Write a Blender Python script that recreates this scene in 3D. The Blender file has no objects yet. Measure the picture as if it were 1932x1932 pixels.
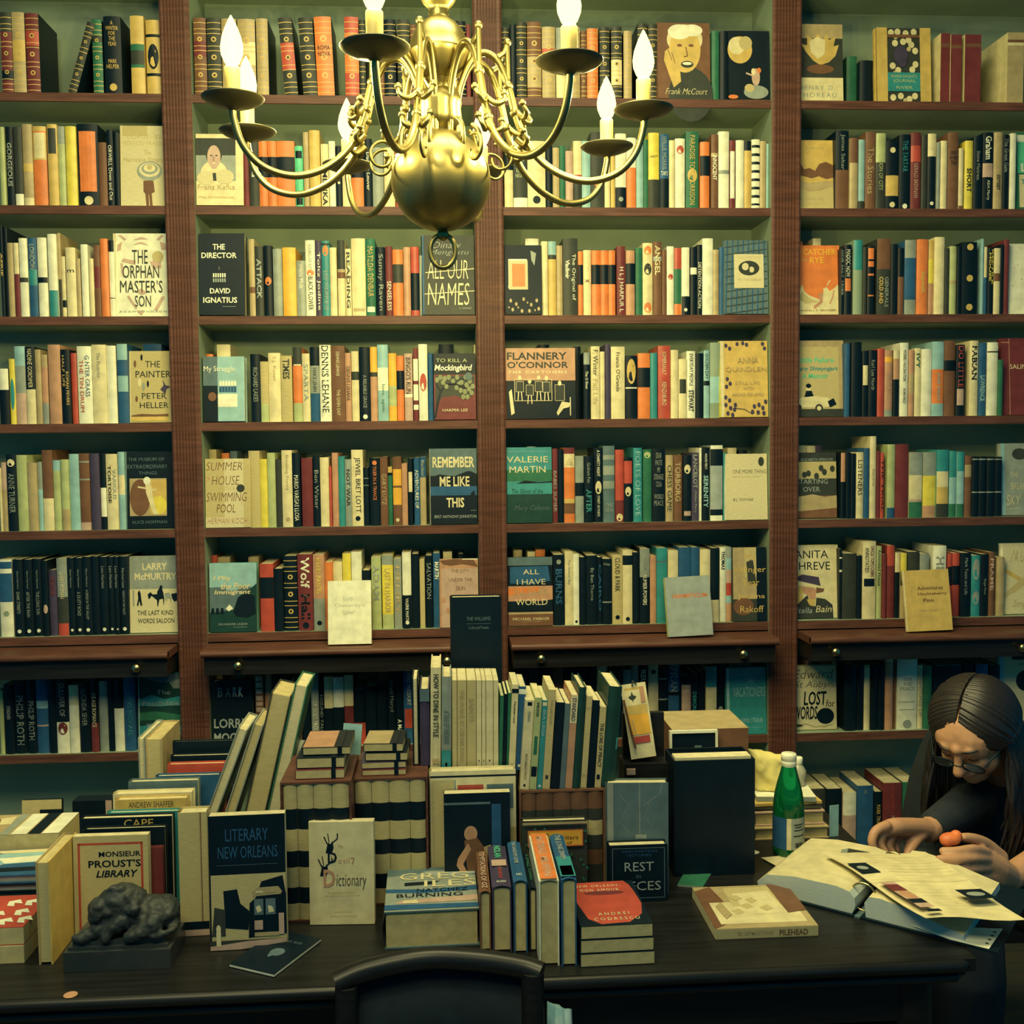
import bpy, math, random, re
from mathutils import Vector as V, Matrix
random.seed(7)
R=math.radians
sc=bpy.context.scene
COL=sc.collection
# ------------------------------------------------------------ camera
F=2000.0
YAW,PIT,ROL=R(3.6125),R(3.7171),R(-0.586)
EYE=V((0,-3.2,1.62))
_f=V((math.sin(YAW)*math.cos(PIT),math.cos(YAW)*math.cos(PIT),-math.sin(PIT)))
_r0=V((math.cos(YAW),-math.sin(YAW),0)); _u0=_r0.cross(_f)
_r=_r0*math.cos(ROL)+_u0*math.sin(ROL); _u=_u0*math.cos(ROL)-_r0*math.sin(ROL)
cd=bpy.data.cameras.new('camera'); cam=bpy.data.objects.new('camera',cd); COL.objects.link(cam)
cam.matrix_world=Matrix(((_r.x,_u.x,-_f.x,EYE.x),(_r.y,_u.y,-_f.y,EYE.y),(_r.z,_u.z,-_f.z,EYE.z),(0,0,0,1)))
cd.sensor_width=36; cd.sensor_fit='HORIZONTAL'; cd.lens=36*F/1932; cd.clip_start=.05
sc.camera=cam
# ------------------------------------------------------------ world, lamps, exposure
w=bpy.data.worlds.new('room_air'); sc.world=w; w.use_nodes=True
bg=w.node_tree.nodes['Background']; bg.inputs[0].default_value=(.008,.35,.56,1); bg.inputs[1].default_value=.29
def area(name,loc,rot,sx,sy,power,color):
    l=bpy.data.lights.new(name,'AREA'); l.shape='RECTANGLE'; l.size=sx; l.size_y=sy; l.energy=power; l.color=color
    o=bpy.data.objects.new(name,l); o.location=loc; o.rotation_euler=rot; COL.objects.link(o); return o
area('ceiling_lamp_light',(-.6,-3.0,3.3),(R(28),0,R(-8)),1.4,.8,36,(1,.90,.46))  # added fill from above the camera to brighten shelf fronts, no lamp seen there
area('ceiling_lamp_light_over_desk',(.15,-1.55,3.42),(0,0,0),1.3,.5,46,(1,.90,.46))
BULB_E=7.0
sc.view_settings.view_transform='Standard'; sc.view_settings.look='None'
sc.view_settings.exposure=.30; sc.view_settings.gamma=1; sc.view_settings.use_curve_mapping=False
sc.cycles.max_bounces=6; sc.cycles.diffuse_bounces=3; sc.cycles.sample_clamp_indirect=3
# ------------------------------------------------------------ helpers
def ray(u,v): return _f+_r*((u-966)/F)-_u*((v-966)/F)
def at_y(u,v,Y):
    d=ray(u,v); return EYE+d*((Y-EYE.y)/d.y)
def at_z(u,v,Z):
    d=ray(u,v); return EYE+d*((Z-EYE.z)/d.z)
PAL=dict(K=(.003,.012,.022),W=(.78,.78,.60),C=(.70,.62,.36),T=(.42,.33,.17),B=(.17,.085,.05),O=(.70,.20,.05),R=(.46,.07,.045),
 M=(.16,.035,.04),Y=(.72,.60,.08),G=(.03,.15,.09),L=(.42,.48,.22),U=(.025,.10,.22),E=(.03,.25,.27),S=(.27,.31,.27),P=(.52,.36,.28),
 D=(.040,.048,.042),A=(.27,.48,.50),V=(.06,.05,.10),F=(.60,.42,.12),Q=(.80,.42,.05),N=(.10,.55,.32),
 p=(.62,.56,.34),q=(.50,.42,.20),g=(.24,.32,.23),w=(.115,.048,.034),k=(.011,.012,.013),s=(.50,.27,.16),c=(.012,.05,.045),j=(.17,.20,.09),x=(.10,.16,.18),i=(.33,.38,.36))
NAMES=dict(K='black',W='white',C='cream',T='tan',B='brown',O='orange',R='red',M='maroon',Y='yellow',G='dark green',L='pale green',U='navy blue',E='teal',S='grey',P='pinkish',D='charcoal',A='light blue',V='dark purple',F='golden tan',Q='amber',N='bright green')
MATN=dict(p='page_paper',q='aged_page_paper',g='green_paint',w='red_brown_wood',k='dark_stained_wood',s='skin',c='sea_ink',j='olive_ink',x='binder_board',i='print_grey')
_m={}
def nodes(name):
    m=bpy.data.materials.new(name); m.use_nodes=True; nt=m.node_tree
    return m,nt,nt.nodes['Principled BSDF']
def noise_mix(nt,b,c1,c2,scale,stretch=(1,1,1),detail=4):
    tc=nt.nodes.new('ShaderNodeTexCoord'); mp=nt.nodes.new('ShaderNodeMapping'); mp.inputs['Scale'].default_value=stretch
    nz=nt.nodes.new('ShaderNodeTexNoise'); nz.inputs['Scale'].default_value=scale; nz.inputs['Detail'].default_value=detail
    rp=nt.nodes.new('ShaderNodeValToRGB'); rp.color_ramp.elements[0].position=.35; rp.color_ramp.elements[1].position=.65
    rp.color_ramp.elements[0].color=(*c1,1); rp.color_ramp.elements[1].color=(*c2,1)
    nt.links.new(tc.outputs['Object'],mp.inputs[0]); nt.links.new(mp.outputs[0],nz.inputs['Vector']); nt.links.new(nz.outputs['Fac'],rp.inputs[0]); nt.links.new(rp.outputs[0],b.inputs['Base Color'])
    return nz
def mat(k):
    if k in _m: return _m[k]
    if isinstance(k,str) and len(k)==1:
        c=PAL[k]; m,nt,b=nodes(MATN.get(k) or NAMES[k].replace(' ','_')+'_cover')
        lo=tuple(x*.88 for x in c); hi=tuple(min(1,x*1.1) for x in c)
        if k in 'wk': noise_mix(nt,b,tuple(x*.72 for x in c),tuple(x*1.25 for x in c),9,(1,12,12) if k=='w' else (.6,9,9)); b.inputs['Roughness'].default_value=.45 if k=='w' else .36; b.inputs['Specular IOR Level'].default_value=.3
        elif k in 'pq': noise_mix(nt,b,lo,hi,60,(1,1,14)); b.inputs['Roughness'].default_value=.85
        elif k=='g': noise_mix(nt,b,lo,hi,5); b.inputs['Roughness'].default_value=.6
        else:
            noise_mix(nt,b,lo,hi,35); b.inputs['Roughness'].default_value=.42
            if sum(c)<.45: b.inputs['Specular IOR Level'].default_value=.22
    else: raise KeyError(k)
    _m[k]=m; return m
def pmat(key,name,c,rough=.5,metal=0,c2=None,scale=20,stretch=(1,1,1),**kw):
    m,nt,b=nodes(name)
    if c2: noise_mix(nt,b,c,c2,scale,stretch)
    else: b.inputs['Base Color'].default_value=(*c,1)
    b.inputs['Roughness'].default_value=rough; b.inputs['Metallic'].default_value=metal
    for a,v in kw.items(): b.inputs[a.replace('_',' ')].default_value=v
    _m[key]=m; return m
# glyphs of the built-in font
GL={}
def make_glyphs():
    chars="ABCDEFGHIJKLMNOPQRSTUVWXYZabcdefghijklmnopqrstuvwxyz0123456789.,'&-:!? "
    tmp=[]
    for st,off in (('r',0),('b',.022),('t',-.012)):
        for ch in chars+'|':
            for suf in ('','|'):
                cu=bpy.data.curves.new('t','FONT'); cu.body=ch+suf; cu.resolution_u=2; cu.offset=off
                o=bpy.data.objects.new('t',cu); COL.objects.link(o); tmp.append((st,ch,suf,o))
    bpy.context.view_layer.update(); dg=bpy.context.evaluated_depsgraph_get(); ext={}
    for st,ch,suf,o in tmp:
        e=o.evaluated_get(dg); me=e.to_mesh()
        vs=[(v.co.x,v.co.y) for v in me.vertices]; fs=[tuple(p.vertices) for p in me.polygons]
        ext[st,ch,suf]=max([v[0] for v in vs],default=0)
        if suf=='': GL[st,ch]=[vs,fs,0]
        e.to_mesh_clear()
    for st in 'rbt':
        for ch in chars: GL[st,ch][2]=ext[st,ch,'|']-ext[st,'|','']
    for *_,o in tmp:
        cu=o.data; bpy.data.objects.remove(o); bpy.data.curves.remove(cu)
make_glyphs()
class MB:
    def __init__(s): s.v=[];s.f=[];s.m=[];s.sm=[];s.mats=[];s.T=Matrix()
    def mi(s,k):
        if k not in s.mats: s.mats.append(k)
        return s.mats.index(k)
    def add(s,pts,faces,k,smooth=False):
        b=len(s.v); s.v+=[s.T@V(p) for p in pts]; i=s.mi(k)
        for f in faces: s.f.append([b+a for a in f]); s.m.append(i); s.sm.append(smooth)
    def box(s,x0,x1,y0,y1,z0,z1,k,top=None,front=None):
        p=[(x0,y0,z0),(x1,y0,z0),(x1,y1,z0),(x0,y1,z0),(x0,y0,z1),(x1,y0,z1),(x1,y1,z1),(x0,y1,z1)]
        fs=[(0,3,2,1),(4,5,6,7),(0,1,5,4),(1,2,6,5),(2,3,7,6),(3,0,4,7)]
        s.add(p,fs if not(top or front) else [f for i,f in enumerate(fs) if not((top and i==1)or(front and i==2))],k)
        if top: s.add(p,[fs[1]],top)
        if front: s.add(p,[fs[2]],front)
    def lathe(s,prof,k,n=28,c=(0,0,0),cap=True):
        pts=[];fs=[]
        for r,z in prof:
            for i in range(n):
                a=2*math.pi*i/n; pts.append((c[0]+r*math.cos(a),c[1]+r*math.sin(a),c[2]+z))
        for j in range(len(prof)-1):
            for i in range(n):
                a=j*n+i;b=j*n+(i+1)%n; fs.append((a,b,b+n,a+n))
        s.add(pts,fs,k,True)
        if cap:
            s.add(pts[:n],[tuple(reversed(range(n)))],k); s.add(pts[-n:],[tuple(range(n))],k)
    def tube(s,path,rad,k,n=8,smooth=True,flat=1):
        path=[V(p) for p in path]; pts=[];fs=[]; N=len(path)
        up=None
        for i,p in enumerate(path):
            t=(path[min(i+1,N-1)]-path[max(i-1,0)]).normalized()
            if up is None:
                up=V((0,0,1)) if abs(t.z)<.9 else V((1,0,0))
            a=t.cross(up).normalized(); bb=a.cross(t).normalized(); up=bb
            r=rad[i] if isinstance(rad,(list,tuple)) else rad
            for j in range(n):
                q=2*math.pi*j/n; pts.append(p+a*(r*flat*math.cos(q))+bb*(r*math.sin(q)))
        for i in range(N-1):
            for j in range(n):
                a=i*n+j;b=i*n+(j+1)%n; fs.append((a,b,b+n,a+n))
        s.add(pts,fs,k,smooth); s.add(pts[:n],[tuple(reversed(range(n)))],k); s.add(pts[-n:],[tuple(range(n))],k)
    def ball(s,c,r,k,n=14,m=8):
        rx,ry,rz=(r,r,r) if not isinstance(r,(tuple,list)) else r
        pts=[];fs=[]
        for j in range(m+1):
            t=math.pi*j/m-math.pi/2
            for i in range(n):
                a=2*math.pi*i/n; pts.append((c[0]+rx*math.cos(t)*math.cos(a),c[1]+ry*math.cos(t)*math.sin(a),c[2]+rz*math.sin(t)))
        for j in range(m):
            for i in range(n):
                a=j*n+i;b=j*n+(i+1)%n; fs.append((a,b,b+n,a+n))
        s.add(pts,fs,k,True)
    def build(s,name,parent=None):
        me=bpy.data.meshes.new(name); me.from_pydata([tuple(p) for p in s.v],[],s.f)
        for k in s.mats: me.materials.append(mat(k))
        me.polygons.foreach_set('material_index',s.m); me.polygons.foreach_set('use_smooth',s.sm); me.update()
        o=bpy.data.objects.new(name,me); COL.objects.link(o)
        if parent is not None: o.parent=parent
        return o
class Face:
    """a printed flat: u to the right 0..1, v down 0..1"""
    def __init__(s,mb,o,eu,ev,n,w,h,bulge=None,step=.0004): s.mb=mb;s.o=V(o);s.eu=V(eu)*w;s.ev=V(ev)*h;s.n=V(n);s.w=w;s.h=h;s.b=bulge;s.st=step
    def P(s,u,v,l): return s.o+s.eu*u+s.ev*v+s.n*(l*s.st+(s.b(u) if s.b else 0))
    def poly(s,pts,k,l=1): s.mb.add([s.P(u,v,l) for u,v in reversed(pts)],[tuple(range(len(pts)))],k)
    def rect(s,u0,v0,u1,v1,k,l=1): s.poly([(u0,v0),(u1,v0),(u1,v1),(u0,v1)],k,l)
    def oval(s,cu,cv,ru,rv,k,l=1,n=20): s.poly([(cu+ru*math.cos(2*math.pi*i/n),cv+rv*math.sin(2*math.pi*i/n)) for i in range(n)],k,l)
    def dot(s,cu,cv,r,k,l=1,n=16): s.oval(cu,cv,r,r*s.w/s.h,k,l,n)
    def line(s,pts,wd,k,l=1):
        for (a,b),(c,d) in zip(pts,pts[1:]):
            dx=(c-a)*s.w;dy=(d-b)*s.h;L=math.hypot(dx,dy) or 1; nx=-dy/L*wd/2/s.w*1;ny=dx/L*wd/2/s.h
            s.poly([(a+nx,b+ny),(a-nx,b-ny),(c-nx,d-ny),(c+nx,d+ny)][::-1],k,l)
    def frame(s,u0,v0,u1,v1,t,k,l=1):
        tu=t/s.w;tv=t/s.h
        s.rect(u0,v0,u1,v0+tv,k,l);s.rect(u0,v1-tv,u1,v1,k,l);s.rect(u0,v0,u0+tu,v1,k,l);s.rect(u1-tu,v0,u1,v1,k,l)
    def text(s,t,u0,v0,u1,v1,k,l=3,rot=0,st='r',sh=0,sp=0):
        pts=[];fs=[];x=0
        for ch in t:
            g=GL.get((st,ch)) or GL[st,' ']
            b=len(pts); pts+=[(a+x+c*sh,c) for a,c in g[0]]; fs+=[tuple(b+i for i in f) for f in g[1]]; x+=g[2]+sp
        if not pts: return
        x0=min(p[0] for p in pts);x1=max(p[0] for p in pts);y0=min(p[1] for p in pts);y1=max(p[1] for p in pts)
        dx=(x1-x0) or 1;dy=(y1-y0) or 1; out=[]
        for a,c in pts:
            tx=(a-x0)/dx;ty=(c-y0)/dy
            if rot: u=u0+ty*(u1-u0);v=v0+tx*(v1-v0)
            else: u=u0+tx*(u1-u0);v=v1-ty*(v1-v0)
            out.append(s.P(u,v,l))
        s.mb.add(out,fs,k)
    def lines(s,ts,u0,v0,u1,v1,k,gap=.35,st='r',sh=0,l=3,sp=0):
        n=len(ts); hh=(v1-v0)/(n+gap*(n-1)); mx=max(len(t) for t in ts)
        for i,t in enumerate(ts):
            wd=(u1-u0)*min(1,(len(t)+.3)/(mx+.3)); c=(u0+u1)/2; y=v0+i*hh*(1+gap)
            s.text(t,c-wd/2,y,c+wd/2,y+hh,k,l,0,st,sh,sp)
def spl(P,n=8):
    out=[]; Q=[P[0]]+P+[P[-1]]
    for i in range(1,len(Q)-2):
        p0,p1,p2,p3=[V(q) for q in Q[i-1:i+3]]
        for k in range(n):
            t=k/n; out.append(.5*((2*p1)+(p2-p0)*t+(2*p0-5*p1+4*p2-p3)*t*t+(3*p1-p0-3*p2+p3)*t**3))
    out.append(V(P[-1])); return out
def tag(o,label=None,cat=None,group=None,kind=None):
    if label: o['label']=label
    if cat: o['category']=cat
    if group: o['group']=group
    if kind: o['kind']=kind
    return o
def empty(name,loc=(0,0,0)):
    o=bpy.data.objects.new(name,None); o.empty_display_size=.05; o.location=loc; COL.objects.link(o); return o
LABELS={}
def part(o,parent):
    o.parent=parent; o.matrix_parent_inverse=parent.matrix_basis.inverted(); return o
# ------------------------------------------------------------ room shell
def struct(name,mb): return tag(mb.build(name),kind='structure')
pmat('floor','floor_boards',(.07,.06,.04),.5,0,(.04,.05,.045),6,(1,8,1))
pmat('ceil','ceiling_plaster',(.5,.55,.45),.9,0,(.46,.5,.4),8)
m_=MB(); m_.box(-3.2,3.6,-6,.45,-.1,0,'floor'); struct('floor',m_)
m_=MB(); m_.box(-3.2,3.6,.40,.5,0,3.5,'g'); struct('wall_back',m_)
m_=MB(); m_.box(-3.2,3.6,-2.6,.5,3.5,3.6,'ceil'); struct('ceiling',m_)
pmat('brass_old','old_brass',(.55,.45,.22),.3,1)
# ------------------------------------------------------------ bookcase
SH=[2.64,2.321,2.002,1.690,1.375,1.060,.705,.30]          # shelf tops, upper to lower
PX=[(-1.98,-1.885),(-.801,-.715),(.100,.185),(.994,1.084),(1.98,2.07)]   # posts
SHD=.20
case=tag(empty('bookcase',(0,.1,0)),'tall built-in bookcase of red-brown wood with fluted posts and green back','bookcase')
def cpart(mb,name,par=case): return part(mb.build(name),par)
m_=MB(); m_.box(-1.98,2.07,SHD,SHD+.02,.0,3.3,'g'); cpart(m_,'back_panel')
pmat('edge','pale_green_edge',(.55,.62,.45),.6)
for i,(a,b) in enumerate(PX):
    m_=MB(); yf=-.012
    n=7; pts=[(a,SHD)];wd=b-a
    pts+=[(a,yf+.004),(a+.006,yf)]
    for j in range(n):                                        # reeded front
        c0=a+.012+(wd-.024)*j/n; c1=a+.012+(wd-.024)*(j+1)/n
        pts+=[(c0,yf),(c0+(c1-c0)*.2,yf+.005),(c0+(c1-c0)*.42,yf+.005),(c0+(c1-c0)*.6,yf)]
    pts+=[(b-.006,yf),(b,yf+.004),(b,SHD)]
    N=len(pts)
    P=[(x,y,0) for x,y in pts]+[(x,y,3.3) for x,y in pts]
    m_.add(P,[(j,j+1,N+j+1,N+j) for j in range(1,N-2)],'w')
    m_.add(P,[(0,1,N+1,N),(N-2,N-1,2*N-1,2*N-2)],'g')
    m_.add(P,[tuple(range(N,2*N))],'w')
    cpart(m_,'post')
for bi in range(4):
    x0=PX[bi][1];x1=PX[bi+1][0]
    for z in [3.0]+SH:
        m_=MB(); m_.box(x0,x1,0,SHD,z-.026,z,'g',front='w'); m_.box(x0,x1,-.004,.0,z-.025,z-.001,'w'); cpart(m_,'shelf')
    # pull-out ledge under the sixth shelf
    m_=MB(); zt=1.030
    m_.box(x0+.004,x1-.004,-.115,.0,zt-.022,zt,'w'); m_.box(x0+.01,x1-.01,-.105,.0,zt-.075,zt-.022,'k')
    m_.tube([(x0+.004,-.115,zt-.011),(x1-.004,-.115,zt-.011)],.011,'w',8)
    led=cpart(m_,'pull_out_ledge')
    for kp in [[(256,1236)],[(448,1227),(843,1217)],[(1021,1217),(1403,1209)],[(1577,1209),(1930,1205)]][bi]:
        m_=MB(); x=at_y(*kp,-.12).x
        m_.T=Matrix.Translation((x,-.105,zt-.045))@Matrix.Rotation(R(90),4,'X')
        m_.lathe([(.004,0),(.004,.008),(.011,.012),(.013,.017),(.010,.022),(.003,.024)],'brass_old',14)
        cpart(m_,'knob',led)
    m_=MB(); m_.box(x0,x1,.0,SHD,0,.07,'k'); cpart(m_,'plinth')
# ------------------------------------------------------------ books on the shelves
# each token: x0,x1,top,bands[,options]; bands go down the spine, a number is where (in %) a colour ends
# options: t:text:colour:from:to along the spine  h:lines:colour:from:to across  d:colour:at dot  r:colour:from:to panel
#          l leather with gilt  a:degrees lean  b:mm set back  z:bottom raised  n:words for the label
BAY={1:(.19669,0),2:(.31056,340),3:(.31056,900),4:(.25466,1440)}
OY=[0,220,420,620,820,1020,1220]
S7={1:(.24845,0),2:(.24845,380),3:(.24845,1100),4:(.25466,1440)}
SP={}
SP[1,1]="""10,118,120,D24M72K84M,l 122,245,120,T34F60T,l 250,378,130,M22R40M,l 640,720,195,D,l,a:17,n:leaning_to_the_right 890,985,190,G22D30G,l
1000,1165,160,K,h:A/WINTER/FOR/THE/YEAR:F:6:38,h:MARK/HELPER:F:55:67,d:F:91,n:with_gold_lettering 1255,1385,155,F36G44D62G66F,n:marbled
1405,1540,195,F19K23F71K75F,o:K:32:66,n:with_black_lozenge"""
SP[1,2]="""85,160,110,B30M50B,l 165,250,110,D,l 255,345,115,T,l 352,458,118,T30C60T,l 465,535,115,T,l 632,712,110,D32R66D,l,a:-4,n:leaning_left 745,830,110,D,l,a:-3
832,935,105,O,l,h:ROMA/NOVA:K:36:50,a:-2 1000,1085,105,R20O70R,l 1090,1125,120,D,l 1200,1238,115,B,l 1240,1310,120,K,l 1320,1395,120,D,l
1400,1438,150,B,l 1442,1505,150,D,l 1510,1570,150,B,l 1572,1660,140,D,l 1670,1735,130,K,l 1738,1765,150,M"""
SP[1,3]="""145,195,170,D,l 200,238,150,K 240,300,135,D,l 305,390,135,B45T85B,l,n:with_a_tan_lower_panel 395,475,165,T30R40T,l 480,545,170,S50C 548,625,165,T,l 630,665,190,B,l
668,735,175,O,l 745,805,165,D,l 815,880,165,D45C80D,l 890,940,190,T,l 975,1035,145,D,l 1040,1095,150,D,l 1425,1470,190,G 1475,1528,190,K"""
SP[1,4]="""615,700,420,G,b:70 705,810,450,K,b:50 1313,1380,245,M15B20M,x:C,n:in_a_cream_slipcase 1388,1468,255,M15B20M,x:C,n:in_a_cream_slipcase 1492,1612,255,M13B18M,x:C,n:in_a_cream_slipcase
1808,1928,240,T10B14C18T,x:C"""
SP[2,1]="""0,50,100,L 60,135,100,K,t:GORGEOUS:S:20:75 140,220,100,D85W,n:with_white_foot 220,315,75,T48F58T90C 325,452,95,F6O8F42O55O,r:C:8:40 460,555,75,F,r:D:5:36,n:with_dark_label
560,630,95,S22L 635,735,95,Y 745,945,72,K,r:O:9:82,d:C:93,n:with_big_orange_panel 952,1030,250,B 1032,1090,130,K,t:ORWELL_Down_and_Out:W:20:92 1100,1143,150,K"""
SP[2,2]="""385,418,150,M 420,480,150,D,t:Kafka:W:35:55 480,532,150,O24K55O 534,588,150,O24K55O 590,697,150,O24K55O 700,748,180,N,r:K:8:20,r:K:85:96,n:with_black_marks 750,783,95,T 786,850,85,F
857,904,168,C,t:AMERIKA:K:30:97 906,944,150,W 946,984,180,K,d:C:60 986,1038,160,C 1040,1114,150,O24K55O 1116,1166,135,K,t:Darcy's_Louver:W:20:75 1170,1236,190,S 1240,1304,190,C 1308,1343,190,R
1346,1400,140,M 1402,1455,150,T 1458,1520,150,D 1524,1590,150,B 1594,1660,160,T 1664,1740,150,M"""
SP[2,3]="""166,218,140,K45C 221,305,150,C20D85W,h:OVER/THE/EDGE/NIGHT:L:25:55 307,415,150,C,d:K:88 418,458,140,K 460,500,190,T 502,535,180,G 538,583,210,P 585,635,150,C50R62D 637,688,150,A
690,773,95,D,d:O:68 775,808,200,C 812,837,160,F 840,905,105,W72K,d:S:88 907,965,130,W42O 967,1010,140,A 1013,1038,140,G 1041,1105,100,Y62D,h:_ANT_:K:30:33 1109,1165,108,U60K,t:WILLIE_MORRIS:S:3:48,h:TAPS:W:50:56
1167,1200,145,C 1203,1262,135,W,n:with_small_red_figure,o:R:10:22 1268,1345,92,G,t:PARADISE_TONI_MORRISON:F:5:95,o:F:48:66 1355,1411,155,O21K51O 1422,1464,110,B25T30B,t:INNOCENT:W:28:62 1466,1530,92,W50S55W,n:patterned_and_tall
1534,1567,145,M,r:W:16:85 1572,1620,145,W 1622,1664,150,K14F 1668,1716,140,W8K12W20K24W32K36W44K48W56K60W68K72W80K84W92K95W 1719,1754,150,T 1757,1780,165,A"""
SP[2,4]="""536,630,105,K50B,t:James_Salter:S:5:50 640,700,160,B35T 702,750,172,A88D 756,830,115,B,t:The_Stories:T:20:80 833,905,125,L38D,t:LION_OF_CITY:L:36:75 907,1000,185,K50F80K,d:C:13,d:C:93,n:with_gold_panel
1006,1088,135,K,t:THE_TARTAR:E:8:50,d:W:96 1092,1165,120,M17R38M,t:GERALD_BRENNAN:P:40:85 1172,1212,140,D 1216,1280,128,C30K,d:W:92 1283,1310,190,S 1313,1360,180,C 1366,1444,118,B,h:GREAT/RIVER/TALE:K:24:42
1447,1480,235,C94B 1492,1550,180,Y,t:SHORT:K:40:75 1556,1620,150,K,t:Stone_Mattress:S:20:60 1625,1700,120,K40P58K,t:Graham:W:5:35,t:ADA_Merry:W:62:88 1706,1770,118,T,t:ODYSSEY:K:55:75 1774,1818,135,K,t:The_Great_Gale:S:5:50 1826,1870,125,W"""
SP[3,1]="""4,38,30,K,t:AERIE:F:30:55 40,78,45,K 80,138,195,T 141,188,195,C42M 191,270,150,W50D56W 278,358,148,U40E60U,t:LONDON:S:8:40 366,455,145,W50K57W 466,552,110,W68E 556,592,100,T55D 596,636,325,C72K84C
640,733,240,C,h:m:K:32:36 736,780,345,T 784,850,210,W 862,905,345,C 908,965,215,B30M60B 968,1040,155,O 1050,1100,170,K15W75K76W"""
SP[3,2]="""420,455,100,T62B70T 456,510,145,D,t:ATTACK:i:18:75 507,562,140,K,o:O:44:56,n:with_orange_dot 567,622,160,S 625,706,152,Q 708,768,232,S,t:White_Mule:W:6:50 762,822,108,W,o:O:39:47,t:BLACK_FLOWER:K:48:92,t:YOUNG_HA_KIM:S:5:38,n:with_orange_flower
822,860,110,V,t:Toltz_Jodine:W:15:92 862,910,112,E3D6E,o:O:6:20,t:LEE_HARKINS:S:40:92 912,953,152,C 957,1002,108,D38T42B50C 1005,1040,160,C40T44C,t:READING:D:5:88 1042,1126,97,C,r:T:90:94 1128,1186,100,G,t:MATILDA_DENBAR:F:10:75,r:W:88:95
1189,1246,150,K,t:Sunny_Raven:S:10:92 1249,1291,145,M,t:SENSELESS:W:50:92 1293,1355,165,O22D50O 1358,1400,150,s 1403,1452,148,R38K92R 1455,1476,200,S"""
SP[3,3]="""295,375,98,W60O,b:60 392,430,115,C 433,480,115,A18D24F 483,519,140,T 522,612,97,D,t:The_Original_of:W:20:80,t:Vladimir:W:28:52,n:wide_with_white_lettering 614,643,175,O21K52O 646,692,168,C,h:x:B:45:49 695,748,170,O22K52O 750,796,170,O22K52O 798,840,170,O22K52O
848,900,145,M,t:H_L_J_HARPUR_L:W:30:95 904,958,170,s20K52s 963,1003,155,G 1006,1066,125,C,o:O:4:16,o:D:28:44,o:O:82:96,n:with_orange_and_olive_leaves 1070,1121,118,B20S26B,t:ANGEL:C:5:45 1123,1150,165,B 1153,1195,145,W,o:R:40:48
1197,1240,155,R31G83O 1243,1290,152,W72K,d:W:92 1296,1334,150,K30W40K 1337,1367,135,K,t:DETENTION_ACTION:W:25:90 1369,1432,97,W 1434,1468,165,T 1471,1505,150,U"""
SP[3,4]="""266,290,140,O,b:70 365,425,118,C40K70C,b:70 573,598,190,K,t:ONE_SALT_TRIBE:S:3:70 601,652,165,K,t:MADOC_NOW:W:7:46,r:O:48:66 667,735,130,E40g 738,764,180,D 770,822,175,K,r:O:3:19,r:O:22:30,r:O:40:43,r:O:71:73 842,940,120,B40D,t:GENERALS:S:50:90,t:COLD_AND:F:50:85 944,994,160,K 998,1040,190,K43B
1047,1130,130,S24U80S,n:with_deep_blue_label 1137,1218,125,O,t:Zapwalk:F:42:72 1221,1260,130,F26Y58s 1268,1340,108,C 1343,1374,190,D 1380,1430,175,L50T55L 1434,1466,175,K 1470,1580,145,K,d:F:7,d:F:50,d:F:90,n:wide_with_gold_stars 1612,1632,120,A
1633,1658,180,C45U 1661,1704,185,K,t:REPTILE:Y:3:55,t:HOUSE:Y:8:50 1707,1753,190,C38B50C 1757,1777,160,K 1781,1818,125,M"""
SP[4,1]="""1385,1560,148,U,b:70 0,93,385,W38K 95,150,290,Y,o:E:30:78,n:with_blue_oval_panel 150,250,170,A25S60P 252,340,175,K55C,t:NADINE_GORDIMER:C:3:53,n:with_white_lettering 345,400,200,T 404,465,250,T18s70S 470,585,155,s,n:tall_and_glossy 592,680,200,K,t:ROMAN_FEVERS:F:30:75,t:HALF_LIFE:F:8:50
688,745,235,R 748,885,170,W,t:GÜNTER_GRASS:U:12:65,t:THE_TIN_DRUM:R:18:85,n:wide_with_blue_and_red_lettering 888,1025,155,C,t:The_Flounder:S:10:42 1030,1120,165,W 1130,1228,148,A20U40A60U"""
SP[4,2]="""150,205,155,O,b:60 228,310,97,C,b:60 1572,1664,95,K,b:60 1786,1802,97,C,b:60 430,490,155,K,t:RICHARD_LAKES:S:20:70 490,546,200,q70L 532,612,148,C,t:S.J._Kazan:T:5:40 614,682,165,q,t:TIMES:D:5:35 687,742,112,D25O75L,r:C:23:25 744,791,152,C,t:SPARTA:S:15:70 790,850,112,K25S62U,t:VANCE_LEHAN:D:27:60 848,918,100,W,t:DENNIS_LEHANE:K:1:88,n:with_huge_black_lettering
918,1002,105,B,t:DENNIS_LEHANE:C:8:40,t:THE_GIVEN_DAY:C:58:92 1005,1040,148,s,t:DENNIS_LEHANE:D:20:70 1043,1087,138,C29D41C 1090,1156,112,K,t:A_RELIABLE_GRACE:S:38:82,d:W:94 1155,1198,112,Q34D40s 1200,1264,98,A30W60A,t:love,_again:G:52:88
1268,1315,150,Q48L78Q 1318,1360,165,O23K52O 1364,1412,152,P60W65P,t:BINGO'S_RUN:K:6:60 1417,1446,118,M15W45M50W72M78W85M 1450,1503,95,W,o:R:38:62,n:tall_with_red_bird 1508,1536,150,U"""
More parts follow.
